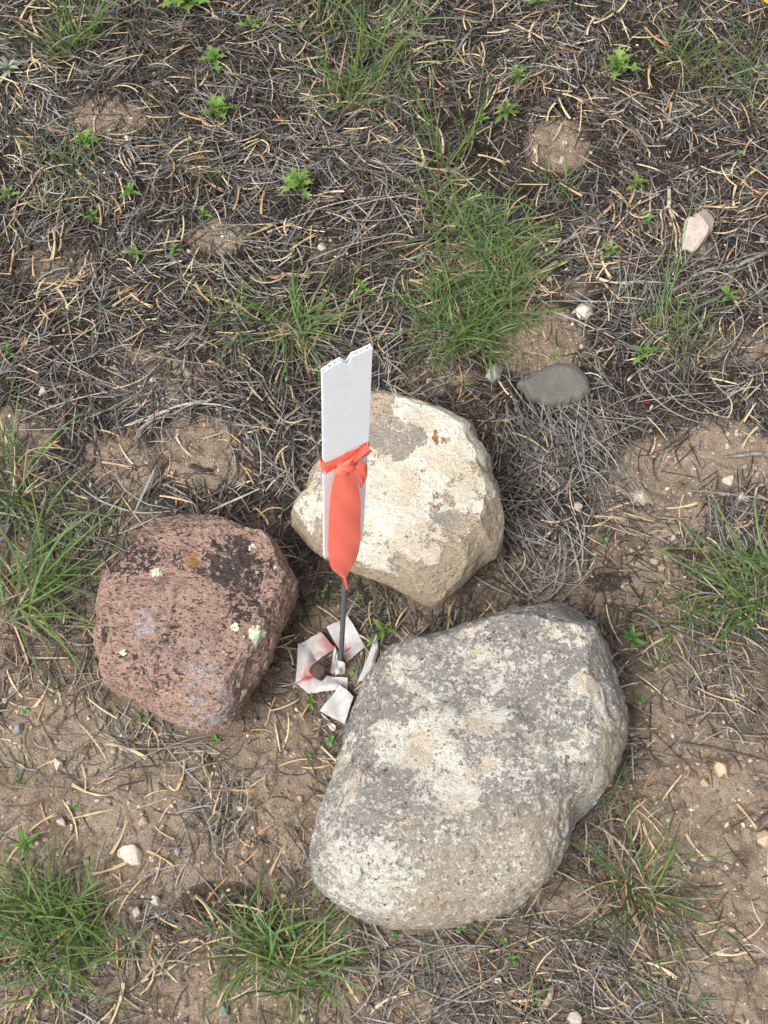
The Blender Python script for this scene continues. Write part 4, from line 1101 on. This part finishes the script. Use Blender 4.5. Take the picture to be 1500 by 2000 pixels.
tuft(1345, 130, 'loose grass tuft in the litter beside the tall lobed seedling', 44, .020, .085, 90, 9, (.6, 1.4), .7, .0016, .5, more=[(1310, 100, .5), (1390, 160, .5)])
tuft(1480, 150, 'fine hazy grass in the litter near the yellow flower', 46, .024, .07, 90, 9, (.6, 1.4), .7, .0013, .5, more=[(1490, 230, .6), (1440, 110, .4)])
tuft(395, 350, 'thin sprays of pale grass behind a toothed seedling', 26, .014, .06, 80, 9, (.4, 1.3), .9, .0011, .9)
tuft(130, 395, 'wispy bent grass beside the toothed seedlings', 28, .018, .055, 90, 9, (.3, 1.3), .9, .0012, .9, more=[(90, 380, .6)])
tuft(1100, 290 + 80, 'wispy grass left of the bare stony patch', 24, .014, .07, 100, 9, (.4, 1.3), .8, .0012, .6, more=[(1075, 350, .5)])
tuft(1300, 1210, 'pale sparse grass between the bright fanning tuft and boulder', 24, .020, .05, 90, 9, (.2, 1.1), .9, .0011, 1.2, more=[(1370, 1190, .8), (1330, 1150, .5)])
tuft(1185, 1500, 'few fine blades at the right flank of the boulder', 12, .010, .05, 80, 9, (.6, 1.4), .6, .0013, .4, more=[(1180, 1590, .8)])
tuft(640, 1790, 'single long thin blades arching before the boulder', 8, .010, .12, 60, .8, (.5, 1.1), .5, .0012, .6)
tuft(850, 1960, 'sparse seedling grass blades below the boulder', 8, .008, .04, 80, 9, (.5, 1.3), .6, .0014, .4, more=[(1040, 1960, .8)])
tuft(40, 1430 + 100, 'little green sprig on bare soil left of the red rock', 14, .006, .03, 90, 9, (.4, 1.3), .6, .0011, .2)
tuft(1290, 1300, 'short sprig of grass on soil right of the boulder top', 16, .008, .032, 90, 9, (.4, 1.3), .6, .0011, .8, more=[(1310, 1285, .6)])

# thin stray grass through the litter
r = np.random.default_rng(515)
sx, sy = r.uniform(-.6, .6, 5200), r.uniform(-.6, .95, 5200)
gpx_, gpy_ = world_px(sx, sy)
gd = sstep(.0, .5, fbm(np.stack([sx * 7, sy * 7, 0 * sx], 1), 3, 321)) * np.where(gpy_ < 700, .55, .22) * (1 - .85 * np.clip(patch(gpx_, gpy_, BARE), 0, 1))
k = (r.random(5200) < gd) & ~in_rock(sx, sy, 1.02)
A, W_ = [], []
for i, (x, y) in enumerate(zip(sx[k], sy[k])):
    a, w_ = blades((x, y), 2, .004, .042, 1.57, 9, .3, 1.35, 1.0, .0009, seed=5000 + i); A.append(a); W_.append(w_)
A = np.concatenate(A); W_ = np.concatenate(W_); N = len(A)
cc = np.where(r.random((N, 1)) < .7, np.array([[.12, .17, .065]]), np.array([[.30, .28, .17]])) * r.uniform(.6, 1.3, (N, 1))
V_, Q_, C_ = strips(A, W_, np.stack([r.normal(0, .6, N), r.normal(0, .6, N), np.ones(N)], 1), .22, cc)
tag(link('stray_grass', make_mesh('stray_grass', V_, [Q_], col=C_), M['grass']), 'thin stray grass blades poking through the needle litter', 'grass', kind='stuff')

# dried plant heads and a grama seed head, a yellow flower
for (px, py, lb, sz) in [(510, 1645, 'dried dark tuft like a seed head on bare soil', 34), (25, 1022, 'curled grey dead rosette beside the upright tuft', 44), (545, 265, 'brown prickly dead plant on the litter', 40), (1330, 715, 'dark shrivelled dead rosette below the fine grass tuft', 44), (470, 700, 'grey shrivelled plant at the edge of dark soil', 38)]:
    b = G(px, py); s = sz * mmpx(py)
    A, W_ = blades(b, 70, s * .3, s * .42, 0, 9, .2, 1.5, 2.2, .0013, seed=px)
    r = np.random.default_rng(px); cc = np.array([.16, .135, .115]) * r.uniform(.3, 2.0, (70, 1))
    V_, Q_, C_ = strips(A, W_, np.stack([r.normal(0, 1, 70), r.normal(0, 1, 70), np.ones(70)], 1), .25, cc)
    o = link('dead_plant', make_mesh('dead_plant', V_ - b, [Q_], col=C_), M['grass'], loc=b); tag(o, lb, 'dead plant')
b = G(1235, 1826); hd = empty('grass_seed_head', b, 'dark bristly grass seed head lying by the open tuft', 'seed head')
q = np.array([G(1212 + 2.3 * k, 1822 + .5 * k) for k in range(18)]) - b; q[:, 2] += .006
Vt, Qt, Tt = tube(q, np.linspace(.0010, .0008, 18), 6)
link('spike', make_mesh('spike', Vt, [Qt, Tt], col=np.tile(np.array([.10, .09, .08]), (len(Vt), 1))), M['grass'], hd)
A = []; r = np.random.default_rng(5)
for k in range(90):
    c = q[r.integers(0, 18)]; d = np.array([r.normal(0, .3), r.choice([-1, 1]) * 1.0, r.uniform(-.2, .5)]); d /= np.linalg.norm(d)
    A.append([c + d * .0062 * r.uniform(.5, 1.1) * t for t in (0, .5, 1)])
V_, Q_, C_ = strips(np.array(A), np.tile(np.array([.0006, .0004, .0001]), (90, 1)), None, .2, np.tile(np.array([.17, .17, .15]), (90, 1)))
link('bristles', make_mesh('bristles', V_, [Q_], col=C_), M['grass'], hd)
b = G(1492, 22); fl = empty('yellow_flower', b, 'tiny yellow flower on a thin stem', 'flower')
q = np.array([[0, 0, t * .018] for t in np.linspace(0, 1, 5)]); Vt, Qt, Tt = tube(q, .0008, 6)
link('stem', make_mesh('stem', Vt, [Qt, Tt], col=np.tile(np.array([.12, .2, .05]), (len(Vt), 1))), M['leaf'], fl)
pm = make_mesh('petal', np.array([(0, -.0008, 0), (0, .0008, 0), (.003, -.0018, .001), (.003, .0018, .001), (.006, -.001, .0006), (.006, .001, .0006)]), [np.array([[0, 2, 3, 1], [2, 4, 5, 3]])], col=np.tile(np.array([.75, .52, .02]), (6, 1)))
pm.materials.append(M['leaf'])
for k in range(7):
    o = link('petal', pm, None, fl, (0, 0, .018)); o.rotation_euler = (0, -.25, k * .9)

# ------------------------------------------------------------------ pine needle litter
def litter_density(px, py):
    d = np.where(py < 620, 1.0, 1.0 - .40 * sstep(620, 1150, py))
    d = d * (1 - (.96 - .16 * sstep(850, 1250, py)) * np.clip(patch(px, py, BARE), 0, 1))
    d = d * (1 - .6 * np.clip(patch(px, py, DARK[:1]), 0, 1))
    d = np.maximum(d, np.minimum(1.2, patch(px, py, HEAPS)))
    return d
HEAPS = [(1080, 860, 90, 90, .95), (1040, 1040, 70, 90, .8), (200, 770, 130, 80, .9), (560, 850, 110, 100, .9), (150, 1020, 120, 90, .8), (880, 1900, 220, 60, .75), (1180, 1930, 190, 70, .85), (1120, 1840, 90, 60, .7),
         (1235, 740, 90, 70, .9), (1440, 1010, 70, 60, .8), (1430, 1330, 80, 70, .7), (430, 1560, 60, 90, .5), (330, 1440, 110, 40, .6), (600, 1060, 60, 60, .7), (100, 1720, 60, 60, .6), (1350, 1230, 130, 50, .6), (1170, 1000, 90, 50, .5)]
PAL = np.array([(.25, .24, .222), (.122, .114, .104), (.030, .027, .024), (.105, .075, .053), (.48, .36, .215), (.37, .21, .11), (.29, .23, .15)])
def needle_paths(cx, cy, ang, L, kap, S, layer, r):
    n = len(cx)
    t = np.linspace(-.5, .5, S)
    a = ang[:, None] + kap[:, None] * t[None, :]
    dx = np.cos(a) * (L / (S - 1))[:, None]; dy = np.sin(a) * (L / (S - 1))[:, None]
    X = np.cumsum(dx, 1); Y = np.cumsum(dy, 1)
    X = X - X.mean(1, keepdims=True) + cx[:, None]; Y = Y - Y.mean(1, keepdims=True) + cy[:, None]
    g = gzat(X.ravel(), Y.ravel()).reshape(n, S)
    line = g[:, :1] * (.5 - t) + g[:, -1:] * (.5 + t)
    lift = np.clip((g - line).max(1), 0, None)
    Z = line + lift[:, None] * .85 + layer[:, None] + (r.normal(0, .05, n) * L)[:, None] * t[None, :]
    Z += (r.normal(0, .035, n) * L)[:, None] * (0.25 - t[None, :] ** 2) * 3
    Z = np.maximum(Z, g + .0002)
    return np.stack([X, Y, Z], 2)
def litter(n, seed):
    r = np.random.default_rng(seed)
    X = r.uniform(-.70, .70, n * 3); Y = r.uniform(-.72, 1.02, n * 3)
    px, py = world_px(X, Y)
    cl = fbm(np.stack([X * 14, Y * 14, 0 * X], 1), 3, 71)
    d = litter_density(px, py) * np.clip(.75 + .8 * cl, .15, 1.3)
    out = (px < -60) | (px > 1560) | (py < -60) | (py > 2060)
    d = np.where(out, d * .5, d)
    k = (r.random(n * 3) < d * .8) & ~in_rock(X, Y, .95)
    return X[k][:n], Y[k][:n], d[k][:n], px[k][:n], py[k][:n]
Vall, Qall, Call, off = [], [], [], 0
def push(V_, Q_, C_):
    global off
    Vall.append(V_); Qall.append(Q_ + off); Call.append(C_); off += len(V_)
X, Y, d, px, py = litter(40000, 101)
N = len(X); r = np.random.default_rng(55)
clump = fbm(np.stack([X * 10, Y * 10, 0 * X + 4], 1), 2, 81) * 4.5          # neighbours lie roughly together
ang = np.where(r.random(N) < .55, clump + r.normal(0, .45, N), r.uniform(0, 6.28, N))
L = np.clip(r.normal(.034, .010, N), .010, .062)
kap = r.normal(0, .75, N)
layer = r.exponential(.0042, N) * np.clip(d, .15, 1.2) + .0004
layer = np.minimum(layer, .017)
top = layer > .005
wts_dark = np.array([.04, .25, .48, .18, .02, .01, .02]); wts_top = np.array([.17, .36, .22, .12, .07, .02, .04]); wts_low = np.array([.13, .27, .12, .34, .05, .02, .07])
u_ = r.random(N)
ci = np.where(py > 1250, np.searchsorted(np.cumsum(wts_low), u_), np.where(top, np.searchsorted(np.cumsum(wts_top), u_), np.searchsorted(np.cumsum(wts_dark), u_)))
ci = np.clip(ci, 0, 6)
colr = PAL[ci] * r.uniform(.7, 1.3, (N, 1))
S = 6
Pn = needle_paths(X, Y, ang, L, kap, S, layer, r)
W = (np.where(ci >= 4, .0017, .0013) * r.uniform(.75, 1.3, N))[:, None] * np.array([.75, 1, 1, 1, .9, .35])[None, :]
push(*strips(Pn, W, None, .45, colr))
# grey strand sheaves: (px, py, image angle, length px, spread px, count, curvature)
for i, (px, py, an_, ln, sp, cnt, kp) in enumerate([(1075, 850, -62, 150, 45, 110, .5), (1110, 880, -80, 170, 50, 110, -.6), (1170, 830, -30, 150, 45, 80, -.5), (1010, 960, 20, 120, 40, 70, .4), (1030, 1060, -45, 170, 45, 90, .6), (1090, 1100, 70, 130, 30, 50, .3),
                                                  (1400, 540, 25, 150, 45, 60, .6), (1450, 1040, -55, 120, 40, 60, .2), (1180, 560, -15, 130, 45, 60, .5), (700, 430, 35, 170, 40, 50, .3), (460, 520, -35, 150, 45, 60, .3), (760, 800, -70, 110, 40, 60, .4), (600, 900, 50, 110, 50, 60, -.4),
                                                  (340, 800, 20, 130, 50, 40, .3), (900, 1890, -20, 220, 60, 50, .3), (830, 1930, 30, 230, 60, 40, .2), (700, 1900, 70, 170, 40, 24, .1), (1180, 1900, -40, 150, 60, 70, .4), (140, 730, -20, 140, 50, 50, .5), (1430, 1330, -60, 140, 50, 50, .4),
                                                  (430, 1560, 70, 100, 35, 40, .3), (340, 1450, 20, 120, 40, 30, .4), (1330, 760, -10, 160, 45, 30, .2), (120, 1060, -30, 140, 60, 50, .3), (1250, 560, 60, 140, 40, 40, .3)]):
    rr = np.random.default_rng(900 + i); cnt = int(cnt * .45)
    cxs, cys = px + rr.normal(0, sp, cnt), py + rr.normal(0, sp, cnt)
    C3 = np.array([P(a, b_) for a, b_ in zip(cxs, cys)])
    keep = ~in_rock(C3[:, 0], C3[:, 1], 1.0); C3 = C3[keep]; n = len(C3)
    if n == 0: continue
    Ls = ln * mmpx(py) * np.clip(rr.normal(1, .3, n), .4, 1.6)
    Pn = needle_paths(C3[:, 0], C3[:, 1], math.radians(an_) + rr.normal(0, .42, n), Ls, kp + rr.normal(0, .75, n), 9, .0015 + rr.exponential(.003, n), rr)
    cc = np.array([(.27, .262, .25)]) * rr.uniform(.2, 1.1, (n, 1)) * np.stack([rr.uniform(.98, 1.1, n), np.ones(n), rr.uniform(.88, 1.0, n)], 1)
    W = (.0014 * rr.uniform(.7, 1.3, n))[:, None] * np.array([.6, .9, 1, 1, 1, 1, .9, .7, .3])[None, :]
    push(*strips(Pn, W, None, .45, cc))
# crumbled bits
r = np.random.default_rng(77)
X, Y, d, px, py = litter(13000, 202); N = len(X)
Pn = needle_paths(X, Y, r.uniform(0, 6.28, N), r.uniform(.004, .014, N), r.normal(0, .5, N), 3, np.full(N, .0005), r)
push(*strips(Pn, np.full((N, 3), .0011) * r.uniform(.6, 1.2, (N, 1)), None, .45, PAL[r.choice(4, N, p=[.1, .25, .4, .25])] * r.uniform(.6, 1.2, (N, 1))))
me = make_mesh('pine_needle_litter', np.concatenate(Vall), [np.concatenate(Qall)], col=np.concatenate(Call))
tag(link('pine_needle_litter', me, M['needle']), 'matted grey and brown pine needle litter covering the soil', 'needle litter', kind='stuff')

# loose tan needles on top, each its own object (shared shapes)
NV = []
for k in range(14):
    r = np.random.default_rng(300 + k)
    pair = k % 3 != 0
    kp = r.uniform(.1, .75) * r.choice([-1, 1]); S = 8; t = np.linspace(0, 1, S)
    A = []
    for s in ((-1, 1) if pair else (0,)):
        a = (kp + s * .05) * (t - .5) + s * .05
        x = np.cumsum(np.cos(a)) / S; y = np.cumsum(np.sin(a)) / S
        A.append(np.stack([x - .5, y - y[S // 2], .004 + .02 * s * t + .05 * t * (1 - t)], 1))
    A = np.array(A)
    W = np.tile(np.array([.8, 1, 1, 1, 1, 1, .85, .3]) * .041, (len(A), 1))
    c = np.array([(.49, .365, .215), (.43, .305, .175), (.57, .45, .29), (.40, .25, .135), (.48, .395, .235)][k % 5])
    V_, Q_, C_ = strips(A, W, None, .5, np.tile(c, (len(A), 1)))
    m_ = make_mesh('tan_needle', V_, [Q_], col=C_); m_.materials.append(M['needle']); NV.append((m_, pair))
r = np.random.default_rng(404)
cnt = 0; spots = []
while cnt < 285:
    x, y = r.uniform(20, 1480), r.uniform(15, 1985)
    if y > 620 and r.random() < .45: continue
    if 1250 < y < 1900 and 600 < x < 1230: continue
    spots.append((x, y)); cnt += 1
for (x, y) in spots:
    p = G(x, y)
    if in_rock(np.array([p[0]]), np.array([p[1]]), 1.08)[0]: continue
    m_, pair = NV[r.integers(0, 14)]
    L = float(np.clip(r.normal(.041, .006), .028, .056)); a = r.uniform(0, 6.28)
    e = np.array([math.cos(a), math.sin(a)]) * L * .45
    g = gzat(np.array([p[0] - e[0], p[0], p[0] + e[0]]), np.array([p[1] - e[1], p[1], p[1] + e[1]]))
    o = link('tan_needle', m_, None, None, (p[0], p[1], max(g[1], (g[0] + g[2]) / 2) + (.0075 if y < 650 else .0018)))
    o.scale = (L, L, L); o.rotation_euler = (r.uniform(-.3, .3), -math.atan2(g[2] - g[0], .9 * L), a)
    tag(o, 'pair of tan dry pine needles lying loose on top of the litter' if pair else 'single tan dry pine needle lying loose on top of the litter', 'pine needle', 'loose tan needle pairs' if pair else 'loose single tan needles')

# dry straws: long bleached blades lying on the ground
def straw(label, pts, w=.0022, col=(.55, .53, .49)):
    W3 = np.array([G(x, y) for x, y in pts]); b = W3[0].copy(); k = len(W3)
    tt = np.linspace(0, k - 1, 16)
    q = np.stack([np.interp(tt, np.arange(k), W3[:, i]) for i in range(3)], 1)
    for _ in range(3): q[1:-1] = (q[:-2] + 2 * q[1:-1] + q[2:]) / 4
    q[:, 2] = np.maximum(q[:, 2], gzat(q[:, 0], q[:, 1])) + .006
    w_ = w * np.sin(np.linspace(.35, 2.95, 16))[None, :]
    V_, Q_, C_ = strips(q[None] - b, w_, None, .25, np.array([col]))
    tag(link('dry_straw', make_mesh('dry_straw', V_, [Q_], col=C_), M['grass'], loc=b), label, 'straw')
straw('bleached straw lying above the bare hollow behind the red rock', [(240, 838), (300, 815), (370, 790), (430, 795), (480, 808)])
straw('second bleached straw crossing the first above the bare hollow', [(222, 842), (290, 826), (350, 795), (400, 786)], .0018)
straw('grey straw running along the top edge of the red rock', [(150, 950), (200, 985), (270, 1008), (345, 1003)], .0020, (.42, .42, .40))
straw('wide pale straw pointing at the cream rock from the red rock', [(410, 1003), (450, 985), (510, 958)], .0030)
straw('short grey straw standing across the bare soil behind the red rock', [(265, 1005), (285, 960), (306, 915)], .0028, (.38, .40, .40))
straw('curved dark straw under the short grey straw', [(222, 912), (240, 960), (290, 992), (360, 1004)], .0016, (.36, .36, .34))
straw('pale straw running from the sandy patch toward the fine grass', [(1060, 608), (1110, 625), (1160, 648), (1250, 690)], .0016)
straw('thin straw across the soil below the speckled stone', [(1240, 790), (1320, 778), (1400, 772)], .0012, (.45, .43, .41))
straw('white hair thin stem lying flat left of the bare hollow', [(0, 846), (80, 843), (150, 842)], .0010, (.5, .48, .45))
straw('tan straw on soil left of the round cream pebble', [(140, 1602), (180, 1592), (222, 1583)], .0026, (.56, .42, .24))
straw('straight grey straw lying beyond the grey thatch of the bushy tuft', [(130, 1965), (170, 1985), (200, 2005)], .0018, (.45, .44, .42))
straw('yellowed bent blade beside the yellowish seedling', [(10, 1700), (28, 1665), (60, 1635), (100, 1625)], .0020, (.55, .48, .25))

# ------------------------------------------------------------------ soil crumbs, grit, moss
def scatter(name, label, n, smin, smax, pal, mat, seed, cat, dens, sub=1, flat=.7, box=(-.6, .6, -.62, .9)):
    r = np.random.default_rng(seed)
    X = r.uniform(box[0], box[1], n * 3); Y = r.uniform(box[2], box[3], n * 3)
    px, py = world_px(X, Y)
    k = (r.random(n * 3) < dens(px, py)) & ~in_rock(X, Y, .97)
    X, Y = X[k][:n], Y[k][:n]; N = len(X)
    D, Fc = ico(sub); m = len(D)
    s = smin + (smax - smin) * r.random(N) ** 3
    sc = s[:, None] * np.stack([np.ones(N), r.uniform(.6, 1, N), r.uniform(.45, flat, N)], 1)
    a = r.uniform(0, 6.28, N); ca, sa = np.cos(a), np.sin(a)
    Q = D[None] * (1 + r.uniform(-.42, .42, (N, m, 1))) * sc[:, None, :]
    V_ = np.stack([Q[..., 0] * ca[:, None] - Q[..., 1] * sa[:, None] + X[:, None], Q[..., 0] * sa[:, None] + Q[..., 1] * ca[:, None] + Y[:, None], Q[..., 2] + (gzat(X, Y) + s * .05)[:, None]], 2)
    Fx = (Fc[None] + (np.arange(N) * m)[:, None, None]).reshape(-1, 3)
    c = np.array(pal)[r.integers(0, len(pal), N)] * r.uniform(.75, 1.25, (N, 1))
    me = make_mesh(name, V_.reshape(-1, 3), [Fx], smooth=False, col=np.repeat(c, m, axis=0))
    tag(link(name, me, M[mat]), label, cat, kind='stuff')
lowd = lambda px, py: .25 + .75 * np.clip(patch(px, py, BARE), 0, 1)
scatter('soil_crumbs', 'loose brown soil crumbs over the ground', 17000, .0007, .0032, [(.29, .215, .155), (.23, .168, .12), (.17, .122, .088), (.33, .255, .185)], 'crumb', 61, 'soil', lowd)
scatter('grit', 'fine pale grit on the bare soil', 2200, .0008, .0030, [(.58, .52, .45), (.48, .38, .29), (.36, .34, .32), (.55, .42, .32)], 'grit', 62, 'gravel', lowd)
scatter('moss', 'black crumbly moss crust on soil before the boulder', 700, .0012, .0028, [(.045, .04, .032), (.03, .027, .022), (.075, .06, .045)], 'crumb', 63, 'moss',
        lambda px, py: patch(px, py, [(430, 1765, 62, 34, 1.0)]) ** 2, 1, 1.0, (-.27, -.12, -.46, -.37))
